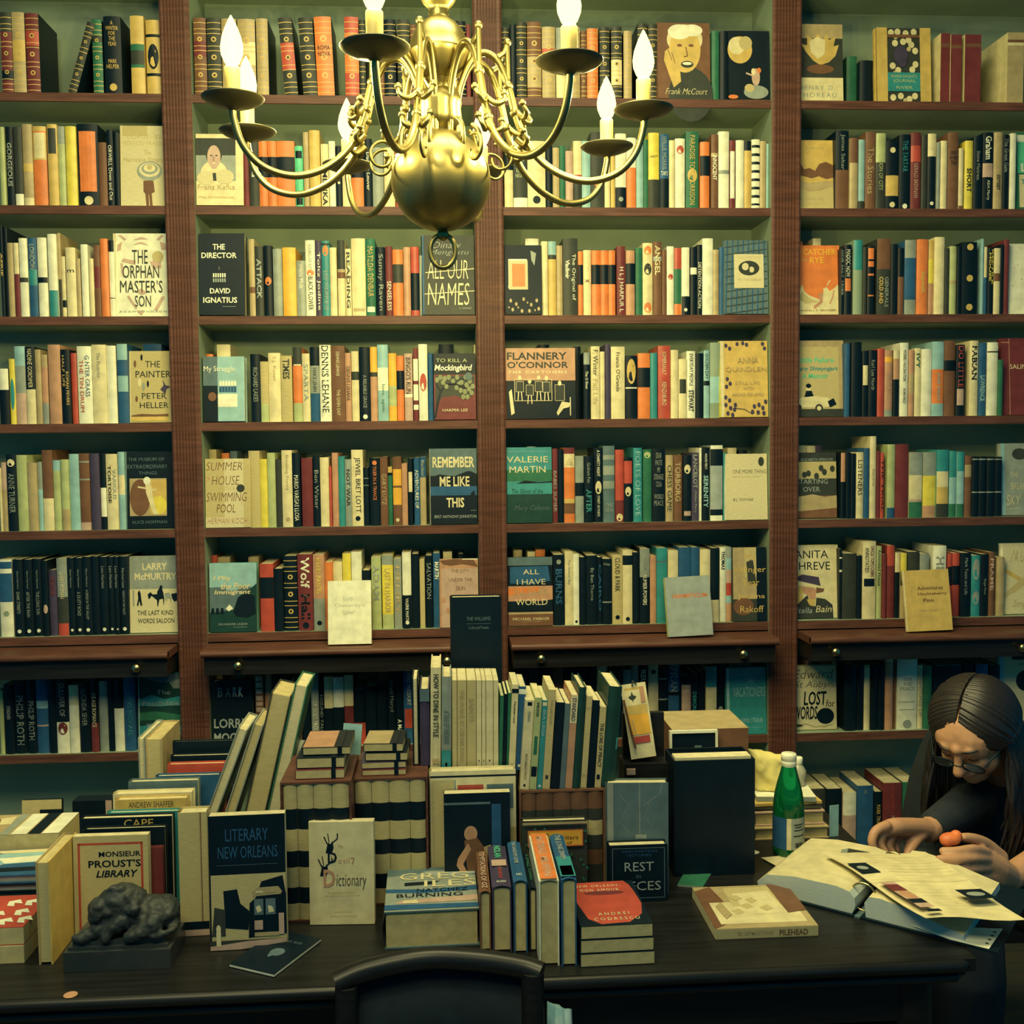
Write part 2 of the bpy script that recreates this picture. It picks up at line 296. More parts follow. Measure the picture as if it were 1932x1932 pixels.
SP[4,3]="""372,440,98,K,b:60 590,630,110,K,b:60 648,685,145,S18K,t:The_O_River:W:28:55 692,745,108,C,t:F._Winter:D:5:40,t:Fall_Life:T:45:80 748,775,140,C 778,810,95,V 814,897,110,C,t:Francis_O'Grande:D:8:62 901,972,165,K50W52K,o:F:5:45,n:with_yellow_lightning_streak 977,1050,150,O22K52O 1053,1094,148,E 1099,1173,105,R,t:SOMERSAULT:C:8:40,t:KENZABURO:C:50:82
1177,1221,130,C 1224,1275,185,C,r:D:34:58 1272,1325,137,W,t:EVERYDAY_PEOPLE:K:4:52,t:STEWART:K:58:90 1328,1374,150,K 1377,1411,132,A45K52A,t:GOLDEN_DAY:K:5:42 1415,1482,85,g45A80g"""
SP[4,4]="""604,640,110,U 652,726,100,K 732,776,165,K,r:C:22:52,n:with_cream_label 779,840,160,K,t:Karl_Lee_North:S:15:60 845,895,148,R 898,955,160,s10Q18s90S,t:PSALM_WORLD:P:35:80 961,1005,160,C13s44K 1011,1072,105,W,t:MORBID_FASCINATION:K:10:52,t:HORN_FIELD:K:62:82 1077,1115,160,s35T65s
1119,1166,145,C,t:IVY:G:8:30 1171,1245,152,W 1248,1335,97,A37O83A,t:JANE_SMILEY:A:42:80,n:with_wide_orange_band 1339,1420,90,B26K40B 1427,1490,120,K,t:DO_LITTLE:R:2:60,r:P:62:85 1527,1590,90,C,t:FABIAN:K:7:52 1594,1650,105,U,t:LAWRENCE:A:45:80 1657,1735,102,W12D14W 1741,1772,230,G"""
SP[5,1]="""0,32,320,C 10,85,265,P40T 62,165,190,K,o:C:6:16,t:ANNE_TURNER:S:25:76,n:with_cream_dot_at_the_head 168,268,195,L 272,365,268,T 368,412,260,S40A 412,512,148,B60C 518,592,245,A15L 594,668,238,L70T 672,765,185,A 768,868,180,B10S12B33S35B90P 872,960,180,V 966,1020,180,K45W83K 1024,1138,185,C,t:VARIOUS:S:20:60,t:TORTOISE:D:15:65 1140,1200,165,A30C55A"""
SP[5,2]="""146,225,90,q,b:60 258,303,112,O,b:60 308,352,100,x,b:60 420,490,98,q 484,538,148,Y 530,580,110,L 584,622,150,D 617,682,95,C,t:Breaking_Poetry:T:6:52,d:T:90 683,731,112,K,t:MARIO_VARGAS_LLOSA:W:30:92 740,806,142,M 810,853,130,K,t:Ben_Water:S:20:75 850,906,138,C 908,922,190,R 925,962,110,s 964,1002,132,E 1004,1043,150,S,t:NOT_WAR:D:15:70 1042,1113,92,C,t:JEWEL_BRET_LOTT:K:10:82,d:K:90
1115,1148,200,K18S19K30S31K 1152,1216,142,K,t:TIGER_IN_A_TRANCE:O:12:62,d:O:7 1217,1262,135,B,t:GARY_LUTZ:T:25:70 1265,1291,195,F10K15G 1294,1345,135,B18Q42B45Q70B,d:C:92,n:glossy_and_golden 1348,1383,175,s 1386,1414,145,K,r:C:20:50 1422,1456,140,U,t:ADVENTURES_OF:W:18:75 1458,1494,135,U30T,t:Macleod:S:5:28"""
SP[5,3]="""305,358,72,i,b:60 1521,1575,80,C,b:60 1590,1640,97,K,b:60 458,490,85,M,t:BABES_SUMER:S:30:85 492,526,90,K 529,592,80,M8C26O60O68F72F74B88O,h:OF/NINE/LIVES:T:14:23,n:with_orange_and_cream_art 597,648,130,S40K60S 652,706,130,K,t:Graham_Fen:S:10:40,t:AFTER:E:50:85 712,762,82,K,t:A_CHARITY_NIGHT:W:3:38,o:C:44:62,t:STREET_OF_POETS:W:64:92 766,835,68,x12S18x26S38x46S56x,h:THE/SEA:S:75:86,n:with_grey_stripes
840,891,92,R70M,o:C:88:99 894,942,140,K5R40K,o:C:45:60 950,1002,80,E,t:POETS_OF_LOVE:A:5:92 1008,1060,90,G,o:L:3:12 1064,1142,88,K,h:DEAR/PASTE/MY/STRANGE/COLA:S:5:52,h:WORLD/PEACE:S:62:78,n:with_stacked_grey_lettering 1146,1190,125,T,t:CHESS_GAME:D:15:85 1192,1246,125,B,t:TORBORG:T:10:70 1252,1302,125,K,o:C:14:28,r:P:85:92
1304,1348,110,V,t:LANCELOT:S:3:52,t:Walker_Perry:S:55:88 1350,1364,80,W 1366,1414,78,K,t:WALKER_PERCY:W:8:30,t:SERENITY:A:38:82 1416,1491,65,W5K27i85K93W,n:with_a_broad_grey_label 1494,1514,110,E"""
SP[5,4]="""255,320,80,C,b:70 322,384,82,C70O,b:70 388,430,80,V,b:70 574,608,135,s44K 612,646,130,K 648,684,140,K 686,740,130,C,t:LISTENERS:D:12:65 744,784,100,U 790,834,12,C,t:RYAN_LIPTON:T:40:60,n:tallest_of_its_shelf 838,866,120,M 868,892,135,R,t:THE_TRIAL:K:10:90 918,974,72,L86U 977,1072,70,M 1080,1176,130,S35C72P76G,n:with_misty_landscape 1180,1278,130,S36Y82s,n:with_golden_landscape 1282,1370,112,E32C55F80D,n:with_sunset_landscape
1376,1430,120,E40A80G 1433,1486,125,E30A80G 1490,1540,155,B15T35B 1543,1592,165,K3S5K58S60K 1594,1650,165,K3S5K58S60K 1652,1708,165,K3S5K58S60K 1710,1765,165,K3S5K58S60K"""
SP[6,1]="""0,122,180,W3U12W18U55W,d:g:70,n:with_blue_picture_panel 135,226,180,K,t:Harry_Harrison:S:15:38,t:DARK_STREETS:S:42:70,d:W:93 229,318,180,K,t:Harry_Harrison:S:15:38,t:AFTER_THE_RAIN:S:42:75,d:W:93 321,408,175,K,t:Harry_Harrison:S:15:38,t:THE_LONG_SUN:S:42:72,d:W:93 410,470,190,K,o:P:58:70 472,552,280,V,t:WIDOW:M:10:40
553,650,168,S50D84R,t:LARRY_MCMAN:C:18:52,n:with_red_foot 654,718,165,K,t:Harry_Harrison:S:15:38,d:W:93 721,796,165,K,t:Harry_Harrison:S:15:38,t:A_DUSTY_ROAD:S:44:75,d:W:93 798,880,155,K,t:Harry_Harrison:S:15:38,t:HORSES_IN_THE_VALLEY:S:42:80,d:W:93 884,952,150,K 956,1038,155,K,t:Lane_Harrison:S:12:40,d:W:93 1040,1098,155,K,t:Lane_Harrison:S:12:40,d:W:93 1100,1143,155,K,t:Lane_Harrison:S:12:40,d:W:93 1146,1233,150,K,t:Harrison_Lane:S:15:40,t:NIGHTS_IN_THE_VALLEY:S:44:75,d:W:93"""
SP[6,2]="""166,230,90,R,b:60 234,308,100,T,b:60 420,481,100,T,b:60 1600,1654,68,C,b:60 1690,1725,80,K,b:60 488,570,140,R20K51R,n:with_broad_black_band 573,628,170,K 632,712,92,K,l 716,806,82,M,t:Wolf:W:4:44,t:Hall:K:52:85,d:K:93,n:with_huge_white_lettering 810,878,85,s58S,t:HILARY_MANTEL:Y:5:52,d:K:90 881,930,130,O 932,988,130,C 990,1040,78,Y 1043,1105,68,W 1108,1158,180,K 1164,1222,100,L,t:ADAM:S:10:60 1228,1295,88,S13Y80L,t:LAST_IN_HARBOR:T:18:78,n:bright_with_pale_green_ends
1300,1346,110,S,t:HENRY:T:10:80 1351,1404,72,W56K,t:VALERIE_MARTIN:W:60:92,d:W:92 1408,1453,80,K 1457,1487,118,q 1491,1534,90,K,t:SALVATION:S:10:60 1538,1581,75,U,t:MARTIN:W:12:35"""
SP[6,3]="""222,275,58,T,b:60 309,355,68,C,b:60 358,414,55,O,b:60 464,530,85,K,d:S:10,t:BURNS:U:20:70 534,583,67,C,t:The_Round_Bay:S:10:45 584,620,82,W,d:K:95 623,660,100,K 663,730,90,K,t:By_Ben_Thorne:S:18:65 733,760,100,K,t:CAIRO:U:10:80 763,818,110,K65S67K,h:Nap:S:6:11 822,886,92,q,t:CLOUD_&_PARK:D:3:52,d:K:90 882,943,58,C7K20C,d:K:93,n:with_black_figure_near_the_head 946,985,70,K 989,1048,48,S38K,t:OPHEN:S:12:28,t:NUMBER_POWERS:W:35:75
1051,1088,92,s 1091,1155,45,E17x19E,n:patterned_blue_green 1160,1221,60,C 1224,1296,40,U 1299,1350,40,U 1353,1416,55,C 1419,1470,45,K70C 1475,1511,40,W,t:THOMAS:K:5:30 1513,1545,40,S15A30P48R65A75s"""
SP[6,4]="""563,582,60,K12W14K30W33K 584,690,95,D,n:broad_and_dark 692,728,110,K 735,832,5,C,t:UNCLE_TOM'S_CABIN:M:6:45,t:ANNOTATED:D:8:40,r:K:48:58,n:tall_with_a_small_picture 836,876,40,L,t:Armistead_House:D:5:55 882,910,100,M 914,970,35,R28M 974,1010,88,C30K 1015,1060,92,Y28K50T 1064,1153,82,D 1156,1226,95,S30K 1255,1352,38,W,t:HERMIT:S:15:80 1364,1396,100,R20K50R 1398,1452,92,R20K50R
1457,1535,90,K,t:Mark_Twain_and_Life:S:8:65 1538,1604,110,E,o:S:5:40,o:S:58:80 1607,1664,100,K,t:Roger_Dow:S:40:65 1668,1712,85,B,t:FRAME:P:10:60 1728,1785,125,T"""
SP[7,1]="""0,32,330,L 36,108,290,K,t:STEGNER:S:30:50 112,202,260,K,t:PHILIP_ROTH:S:20:88 206,276,240,K,t:PHILIP_ROTH:S:30:82 280,368,240,U30A40U62P64U,n:with_small_blue_picture 370,430,240,K 430,526,245,K58W,o:M:58:75,t:GULLIVER_OF:S:5:50 528,602,290,C30W,n:worn_and_white 606,686,270,K,t:LUCINDA_SEVER:S:10:62 690,750,240,K60M,t:ICE_AGE_ROMANCE:C:20:66 752,822,260,S 824,868,240,K 870,942,250,K40W,n:with_tall_white_label 944,1028,220,U,t:JAMES_MICHAEL:E:20:80"""
SP[7,2]="""72,170,215,T,b:70 258,340,210,T,b:70 412,475,195,B,r:P:5:11,r:P:13:20,r:P:22:28,r:P:31:37,r:P:39:44,r:P:46:52 485,540,200,s,b:3 545,600,230,K 605,680,230,K 690,760,230,B 770,832,230,K 836,893,180,S,t:OF_GODS_TROUBLE:W:40:90 897,934,270,K,t:HOUND_TALE:S:20:80 936,1002,225,C46K,d:W:95 1005,1084,230,W44K,d:W:95 1087,1158,215,C44M,d:P:92 1160,1248,330,K60R 1250,1330,300,K 1333,1410,260,K 1415,1476,200,K,t:Lloyd_Meryd:S:10:55 1480,1532,210,K,t:A_MASK:W:65:92 1536,1612,150,U,t:JAMES_McCOURT:W:5:50,r:R:55:80"""
SP[7,3]="""1110,1130,120,C,b:60 1136,1215,100,s,b:60 1222,1275,105,T,b:60 -490,-420,150,K -410,-330,150,D -320,-240,160,K -230,-150,150,B -140,-60,160,K -50,40,140,K 45,100,140,K 106,186,140,C 190,245,170,K 248,300,160,K 305,365,175,S 367,420,135,S60B 424,490,130,K,t:REUSS:W:8:38 496,572,135,C,d:K:10 576,640,160,K15S17K45S47K 648,730,118,U40K45U,n:with_pale_lettering,t:DYLAN:S:3:40 735,742,200,K 748,818,220,K15P60K,n:with_pinkish_picture 822,870,200,K,t:DEMON:E:30:60 873,928,190,K 932,1014,150,E30C 1018,1070,130,K,o:S:60:75"""
SP[7,4]="""312,355,100,s,b:70 506,544,108,C,b:70 602,688,135,K,n:glossy 692,742,140,K 745,790,135,L5C,n:slim_and_pale 794,848,140,K 851,897,140,K 902,960,78,C6s,n:with_cream_band_at_the_head 964,985,130,B 988,1138,92,W,h:WAR/AND/PEACE:S:26:44,r:S:60:61,r:S:71:72,d:S:92,n:very_wide 1141,1182,135,C,t:ADVENTURES_OF:S:5:80 1184,1246,140,G 1252,1466,128,K,n:wide_with_faint_border,r:x:1:2 1475,1560,130,K 1570,1660,130,U 1670,1750,140,K"""
SP[8,4]="""886,962,350,W35P,b:-10 966,1060,312,U,b:-10,t:THE:S:5:10,n:with_bright_blue_edge 1066,1113,347,K,b:-10,t:MARK_TWAIN:F:20:55 1116,1224,296,M,b:-10,t:AUTOBIOGRAPHY_OF:R:6:42,t:MARK_TWAIN:P:44:72,n:wide_with_gold_lettering 1227,1325,291,G,b:-10,t:AUTOBIOGRAPHY_OF:A:6:42,t:MARK_TWAIN:C:44:72,n:wide_with_pale_lettering 1328,1364,330,K,b:-10,t:MISSISSIPPI:G:10:80 1367,1415,362,L,b:-10 790,880,330,K,b:0 700,785,330,D,b:0"""
SHELFN=['top','second','third','fourth','fifth','sixth','seventh','bottom']
BAYN={1:'far-left bay',2:'second bay',3:'third bay',4:'far-right bay'}
def bands(p): return [(c,int(n)/100 if n else 1.0) for c,n in re.findall(r'([A-Za-z])(\d*)',p)]
def desc(b):
    hs=[]; last=0; area={}
    for c,e in b: area[c]=area.get(c,0)+e-last; last=e; hs.append(c)
    nm=lambda c: NAMES.get(c) or {'s':'rust brown','q':'straw yellow','g':'grey green','x':'slate','i':'grey'}[c]
    if len(set(hs))==1: return nm(hs[0])
    if len(hs)>=3 and hs[0]==hs[-1] and len(hs)%2: return f"{nm(hs[0])} with {nm(hs[1])} band" if len(hs)==3 else f"{nm(hs[0])} with {nm(hs[1])} bands"
    if len(hs)==2: return f"{nm(hs[0])} and {nm(hs[1])}" if .3<b[0][1]<.7 else (f"{nm(hs[0])} with {nm(hs[1])} foot" if b[0][1]>=.7 else f"{nm(hs[1])} with {nm(hs[0])} head")
    top=sorted(area,key=lambda c:-area[c])[:3]
    return f"{nm(top[0])}, {nm(top[1])} and {nm(top[2])}" if len(top)>2 else f"{nm(top[0])} and {nm(top[1])} striped"
spines=[]
for (row,bay),txt in SP.items():
    s,ox=BAY[bay] if row<7 else S7[bay]; oy=OY[min(row,7)-1]
    if row==8: s,ox,oy=.32712,1300,1380
    prev=None
    for tok in txt.split():
        q=tok.split(',')
        # texts may hold commas: glue pieces that are not options
        opts=[]
        for z in q[4:]:
            if re.match(r'^[thdrlabznox](:|$)',z): opts.append(z)
            else: opts[-1]+=','+z
        u0,u1,vt=float(q[0])*s+ox,float(q[1])*s+ox,float(q[2])*s+oy
        O=dict(text=[],dots=[],rects=[],ovals=[],a=0,b=0,l=False,n='',x=None)
        for z in opts:
            h=z.split(':')
            if h[0] in 'th': O['text'].append((h[0],h[1].replace('_',' '),h[2],float(h[3])/100,float(h[4])/100))
            elif h[0]=='d': O['dots'].append((h[1],float(h[2])/100))
            elif h[0]=='r': O['rects'].append((h[1],float(h[2])/100,float(h[3])/100))
            elif h[0]=='o': O['ovals'].append((h[1],float(h[2])/100,float(h[3])/100))
            elif h[0]=='a': O['a']=float(h[1])
            elif h[0]=='b': O['b']=float(h[1])/1000
            elif h[0]=='l': O['l']=True
            elif h[0]=='n': O['n']=h[1].replace('_',' ')
            elif h[0]=='x': O['x']=h[1]
        zb=SH[row-1]
        yf=.010+random.uniform(0,.010)+O['b']
        um=(u0+u1)/2; zt=at_y(um,vt,yf).z; vb=vt+140
        x0=at_y(u0,(vt+vb)/2,yf).x;x1=at_y(u1,(vt+vb)/2,yf).x
        spines.append(dict(row=row,bay=bay,x0=x0,x1=x1,zb=zb,zt=zt,yf=yf,b=bands(q[3]),area=(min(u1,1932)-max(u0,0))*max(40,(zt-zb)*620),hid=False,**{'o':O}))
# spines of one shelf may not run into each other
for row in range(1,9):
    for bay in range(1,5):
        L=[s for s in spines if s['row']==row and s['bay']==bay]; L.sort(key=lambda s:s['x0']+s['x1'])
        for k,(p,n) in enumerate(zip(L,L[1:])):
            if n['x0']<p['x1']+.0004:
                m=(n['x0']+p['x1'])/2; p['x1']=m-.0003; n['x0']=m+.0003
        for k,s in enumerate(L): s['k']=k; s['nb']=(L[k-1] if k else None, L[k+1] if k+1<len(L) else None)
        if L:
            lo=PX[bay-1][1]+.001; hi=PX[bay][0]-.001
            if row in(1,2,3,4,5,6,7):
                for s in L: s['x0']=max(s['x0'],lo); s['x1']=min(max(s['x1'],s['x0']+.006),hi)
GILT=[.06,.14,.2,.36,.42,.6,.66,.82,.88,.95]
def spine(mb,s):
    O=s['o']; x0,x1,z0,z1,yf=s['x0'],s['x1'],s['zb']+.0004,s['zt'],s['yf']; w=x1-x0;h=z1-z0
    dp=.135 if h<.2 else .15
    if s['row']==1 and s['bay']==4: dp=.16
    T0=mb.T
    if s['row']<9: dp=min(dp,SHD-.006-yf)
    if O['a']:
        a=R(O['a']); piv=V((x1 if a>0 else x0,0,z0)); mb.T=mb.T@Matrix.Translation(piv)@Matrix.Rotation(a,4,'Y')@Matrix.Translation(-piv)
    b=s['b']; area={};last=0
    for c,e in b: area[c]=area.get(c,0)+e-last; last=e
    main=O['x'] or max(area,key=lambda c:area[c])
    if O['l']: main='K'  # leather boards blackened: shadow in the gaps put into their colour
    bul=min(w*.16,.0045) if not O['x'] else 0
    n=6 if w>.012 else 4
    xs=[x0+w*i/n for i in range(n+1)]; ys=[yf-bul*math.sin(math.pi*i/n)**.8 if 0<i<n else yf for i in range(n+1)]
    last=0
    for c,e in b:
        za=z1-h*last; zb=z1-h*e
        P=[(x,y,zb) for x,y in zip(xs,ys)]+[(x,y,za) for x,y in zip(xs,ys)]
        mb.add(P,[(i,i+1,n+2+i,n+1+i) for i in range(n)],c,True); last=e
    P=[(x0,yf,z0),(x1,yf,z0),(x1,yf+dp,z0),(x0,yf+dp,z0),(x0,yf,z1),(x1,yf,z1),(x1,yf+dp,z1),(x0,yf+dp,z1)]
    mb.add(P,[(0,4,7,3),(1,2,6,5)],main); mb.add(P,[(2,3,7,6),(0,3,2,1)],'p')
    t=min(.0022,w*.12)
    mb.add([(x0,yf,z1),(x0+t,yf,z1),(x0+t,yf+dp,z1),(x0,yf+dp,z1),(x1-t,yf,z1),(x1,yf,z1),(x1,yf+dp,z1),(x1-t,yf+dp,z1),(x0+t,yf+.002,z1-.002),(x1-t,yf+.002,z1-.002),(x1-t,yf+dp,z1-.002),(x0+t,yf+dp,z1-.002)],[(0,1,2,3),(4,5,6,7)],main)
    mb.add([(x0+t,yf-.0,z1-.001),(x1-t,yf,z1-.001),(x1-t,yf+dp,z1-.001),(x0+t,yf+dp,z1-.001)],[(0,1,2,3)],'p')
    if bul: mb.add([(x,y,z1) for x,y in zip(xs,ys)],[tuple(range(n+1))],b[0][0])
    fc=Face(mb,(x0,yf,z1),(1,0,0),(0,0,-1),(0,-1,0),w,h,(lambda u:bul*math.sin(math.pi*min(1,max(0,u)))**.8) if bul else None)
    def strip(v0,v1,c,l=1,u0=.0,u1=1.0):
        k=4
        for i in range(k): fc.rect(u0+(u1-u0)*i/k,v0,u0+(u1-u0)*(i+1)/k,v1,c,l)
    if O['l']:
        for g in GILT: strip(g,g+.009,'F')
        for g in (.28,.51,.74):
            fc.dot(.5,g,.2,'F',2,8); fc.dot(.5,g,.1,b[0][0],3,6)
    for c,a,e in O['rects']: strip(a,e,c,1,.1,.9)
    for c,a,e in O['ovals']: 
        for i in range(4):
            pass
        fc.oval(.5,(a+e)/2,.38,(e-a)/2,c,2,14)
    for c,a in O['dots']: fc.dot(.5,a,.22,c,2,12)
    nv=sum(1 for t in O['text'] if t[0]=='t'); kv=0
    ov=[t for t in O['text'] if t[0]=='t']
    two=len(ov)>1 and not (ov[0][4]<=ov[1][3]+.01 or ov[1][4]<=ov[0][3]+.01)
    for ty,t,c,a,e in O['text']:
        if ty=='t':
            if two: u0,u1=((.56,.86),(.16,.44))[kv]; kv+=1
            else:
                hh=min(.6,(e-a)*h/len(t)*1.7/w); u0,u1=.5-hh/2,.5+hh/2
            fc.text(t,u0,a,u1,e,c,3,1,'b' if len(t)<9 else 'r')
        else: fc.lines(t.split('/'),.14,a,.86,e,c,.3,'r')
    mb.T=T0
def short(s):
    d=desc(s['b']).split(' with ')[0].split(',')[0]
    return d+' leather' if s['o']['l'] else d
def label(s,lev):
    d=desc(s['b']); n=s['o']['n']
    kind='leather book' if s['o']['l'] else 'book'
    if n: t=f"{d.split(' with ')[0] if ' with' in ' '+n else d} {kind} {n}"
    else:
        hh=s['zt']-s['zb']; wd=s['x1']-s['x0']
        if ' with ' in d: p,q=d.split(' with ',1); t=f"{p} {kind} with {q}"
        else: t=f"{d} {kind}"
    loc=f"{SHELFN[s['row']-1]} shelf, {BAYN[s['bay']]}"
    if lev==0: return f"{t}, {loc}"
    a,b=s['nb']
    if lev==1 and a: return f"{t} right of {short(a)} one, {loc}"
    if lev==2 and b: return f"{t} left of {short(b)} one, {loc}"
    if lev==3 and a and b: return f"{d.split(' with ')[0].split(',')[0]} {kind} between {short(a)} and {short(b)}, {loc}"
    w=['first','second','third','fourth','fifth','sixth','seventh','eighth','ninth','tenth','eleventh','twelfth','thirteenth','fourteenth','fifteenth','sixteenth','seventeenth','eighteenth','nineteenth','twentieth','twenty-first','twenty-second','twenty-third','twenty-fourth','twenty-fifth','twenty-sixth','twenty-seventh','twenty-eighth','twenty-ninth','thirtieth','last']
    return f"{d.split(' with ')[0].split(',')[0]} {kind}, {w[min(s['k'],30)]} spine from the left, {loc}"
N_OWN=228
order=sorted(spines,key=lambda s:-s['area'])
own=set(id(s) for s in order[:N_OWN])
import collections
todo=[s for s in spines if id(s) in own]
for s in todo: s['lab']=None
lev={id(s):0 for s in todo}
for L in range(5):
    cnt=collections.Counter(label(s,L) for s in spines if not s.get('lab'))
    for s in todo:
        if not s['lab']:
            t=label(s,L)
            if cnt[t]==1 and len(re.findall(r"[\w'-]+",t))<=16: s['lab']=t
for s in todo:
    if not s['lab']: s['lab']=label(s,4)
rest=MB()
for s in spines:
    if id(s) in own:
        mb=MB(); spine(mb,s); o=mb.build('book'); tag(o,s['lab'],'book',f"books on the {SHELFN[s['row']-1]} shelf, {BAYN[s['bay']]}")
    else: spine(rest,s)
tag(rest.build('slim_books'),'slim and half-hidden books filling the gaps between the broader spines on all shelves','books',None,'stuff')
# ------------------------------------------------------------ books shown face-out on the shelves
def draw(fc,ops):
    for i,o in enumerate(ops):
        k=o[0]; l=i+1
        if k=='r': fc.rect(o[1],o[2],o[3],o[4],o[5],l)
        elif k=='p': fc.poly(o[2],o[1],l)
        elif k=='o': fc.oval(o[1],o[2],o[3],o[4],o[5],l,24)
        elif k=='t': fc.text(o[1],o[2],o[3],o[4],o[5],o[6],l,0,*(o[7:]))
        elif k=='L': fc.lines(o[1],o[2],o[3],o[4],o[5],o[6],o[7] if len(o)>7 else .35,o[8] if len(o)>8 else 'r',o[9] if len(o)>9 else 0,l)
        elif k=='l': fc.line(o[3],o[2],o[1],l)
        elif k=='f': fc.frame(o[1],o[2],o[3],o[4],o[5],o[6],l)
def volume(name,label,M,w,h,t,cover,ops=(),group=None,cat='book',pages='p',soft=False,spine=None,sops=(),fore=None,back=None,bow=0,gap=None):
    """a book: x across the front cover, y into its thickness, z up; spine along x=0"""
    root=empty(name); root.matrix_world=M; tag(root,label,cat,group)
    c=.0012 if soft else .0026; ov=0 if soft else .003
    mb=MB(); 
    mb.box(0,w,0,c,0,h,cover); mb.box(0,w,t-c,t,0,h,back or cover)
    if soft: mb.box(-.0003,c,c,t-c,0,h,spine or cover)
    else:
        n=6; P=[]
        for zz in (0,h):
            for i in range(n+1): P.append((c-.0045*math.sin(math.pi*i/n)-.001,t*i/n,zz))
        mb.add(P,[(i+1,i,n+1+i,n+2+i) for i in range(n)],spine or cover,True)
        P2=[(p[0]+.0018,p[1],p[2]) for p in P]; mb.add(P2,[(i,i+1,n+2+i,n+1+i) for i in range(n)],spine or cover,True)
    fc=Face(mb,(0,0,h),(1,0,0),(0,0,-1),(0,-1,0),w,h,None,.00012); draw(fc,ops)
    if sops:
        fs=Face(mb,(-.004 if not soft else -.0004,t,h),(0,-1,0),(0,0,-1),(-1,0,0),t,h,None,.00015)
        for o in sops:
            if o[0]=='v': fs.text(o[1],o[2],o[3],o[4],o[5],o[6],3,1,'b')
            elif o[0]=='r': fs.rect(*o[1:6],1)
            elif o[0]=='h': fs.lines(o[1],o[2],o[3],o[4],o[5],o[6])
    part(mb.build('cover'),root).matrix_parent_inverse=Matrix()
    mb=MB(); mb.box(c,w-ov,c,t-c,ov,h-ov,pages)
    part(mb.build('page_block'),root).matrix_parent_inverse=Matrix()
    return root
PORTRAIT=lambda u,v,s,skin,hair,dress,bgc:[('o',u,v+s*1.35,s*1.5,s*.95,dress),('o',u,v-.16*s,s*.94,s*.86,hair),('r',u-.25*s,v+.4*s,u+.25*s,v+1.0*s,skin),('o',u,v+.12*s,s*.74,s*.86,skin),
   ('o',u-.3*s,v+.02*s,.13*s,.05*s,hair),('o',u+.3*s,v+.02*s,.13*s,.05*s,hair),('l',hair,.0012,[(u,v+.1*s),(u-.06*s,v+.38*s),(u+.06*s,v+.38*s)]),('o',u,v+.58*s,.24*s,.05*s,dress)]
def leaves(pts,c,s=.05): return [('o',u,v,s,s*.8,c) for u,v in pts]
J=[]
def face(row,bay,x0,x1,yt,col,label,ops,**k): J.append((row,bay,x0,x1,yt,col,label,ops,k))
face(1,3,1100,1420,140,'B','brown cover photograph of a laughing white-haired man leaning on his hand, top shelf',
 [('r',0,0,1,1,'B'),('o',.62,.95,.42,.36,'D'),('o',.52,.22,.34,.2,'C'),('o',.52,.36,.3,.3,'F'),('o',.42,.12,.22,.1,'W'),('o',.66,.1,.2,.08,'W'),('o',.42,.3,.05,.018,'B'),('o',.64,.3,.05,.018,'B'),('l','B',.003,[(.54,.32),(.57,.44),(.5,.45)]),('o',.56,.55,.12,.045,'D'),('o',.56,.54,.09,.02,'W'),
 ('p','F',[(.3,.86),(.12,.5),(.14,.38),(.22,.34),(.3,.42),(.38,.5),(.42,.62),(.44,.78)]),('l','B',.002,[(.2,.36),(.27,.5)]),('l','B',.002,[(.27,.4),(.33,.54)]),('t','Frank McCourt',.14,.87,.94,.95,'C','t',.35)],set=.0)
face(1,3,1532,1782,190,'K','dark glossy cover with pale blossom cloud and small dancing figures, top shelf',
 [('r',0,0,1,1,'K'),('o',.28,.28,.3,.2,'F'),('o',.2,.22,.2,.13,'C'),('o',.42,.18,.16,.1,'q'),('o',.66,.68,.1,.13,'P'),('o',.6,.6,.05,.05,'C'),('o',.74,.58,.05,.04,'O'),('l','P',.005,[(.42,.62),(.6,.66)]),('o',.66,.9,.3,.1,'S'),('o',.5,.84,.12,.06,'q'),('o',.1,.97,.12,.03,'O')])
face(1,4,283,597,180,'D','book with a yellow water lily over a cream panel, top shelf beside post',
 [('r',0,0,1,.68,'D'),('r',0,0,1,.18,'T'),('p','F',[(.08,.25),(.22,.27),(.22,.14),(.36,.2),(.45,.12),(.56,.2),(.66,.12),(.7,.2),(.85,.16),(.8,.28),(.92,.26),(.84,.4),(.7,.48),(.5,.52),(.34,.46),(.2,.36)]),('p','C',[(.26,.22),(.45,.16),(.62,.2),(.6,.38),(.45,.44),(.3,.36)]),('o',.5,.57,.3,.06,'B'),('r',0,.68,1,1,'C'),('t','HENRY D.',.02,.78,.82,.835,'S','r',0,.12),('t','THOREAU',-.0,.87,.85,.93,'S','r',0,.15)],x0fix=1)
face(1,4,845,1247,210,'F','wide book with yellow side strips, floral centre and teal label, top shelf',
 [('r',0,0,1,1,'D'),*leaves([(.28,.06),(.4,.05),(.55,.07),(.7,.05),(.35,.2),(.5,.18),(.65,.22),(.72,.3),(.6,.16),(.3,.5),(.4,.56),(.66,.55),(.72,.48),(.3,.92),(.44,.9),(.6,.94),(.7,.9)],'C',.055),*leaves([(.36,.12),(.6,.28),(.7,.62),(.34,.6),(.52,.96)],'q',.04),('o',.45,.36,.13,.12,'V'),('o',.48,.44,.08,.08,'V'),('r',.2,.09,.8,.13,'B'),('r',.2,.59,.8,.84,'E'),('t','SEVEN NIGHTS',.26,.62,.74,.66,'L'),('t','JOURNAL',.3,.68,.72,.735,'L'),('t','RIVER',.36,.77,.66,.81,'L'),('r',0,0,.2,1,'F'),('r',.8,0,1,1,'F')])
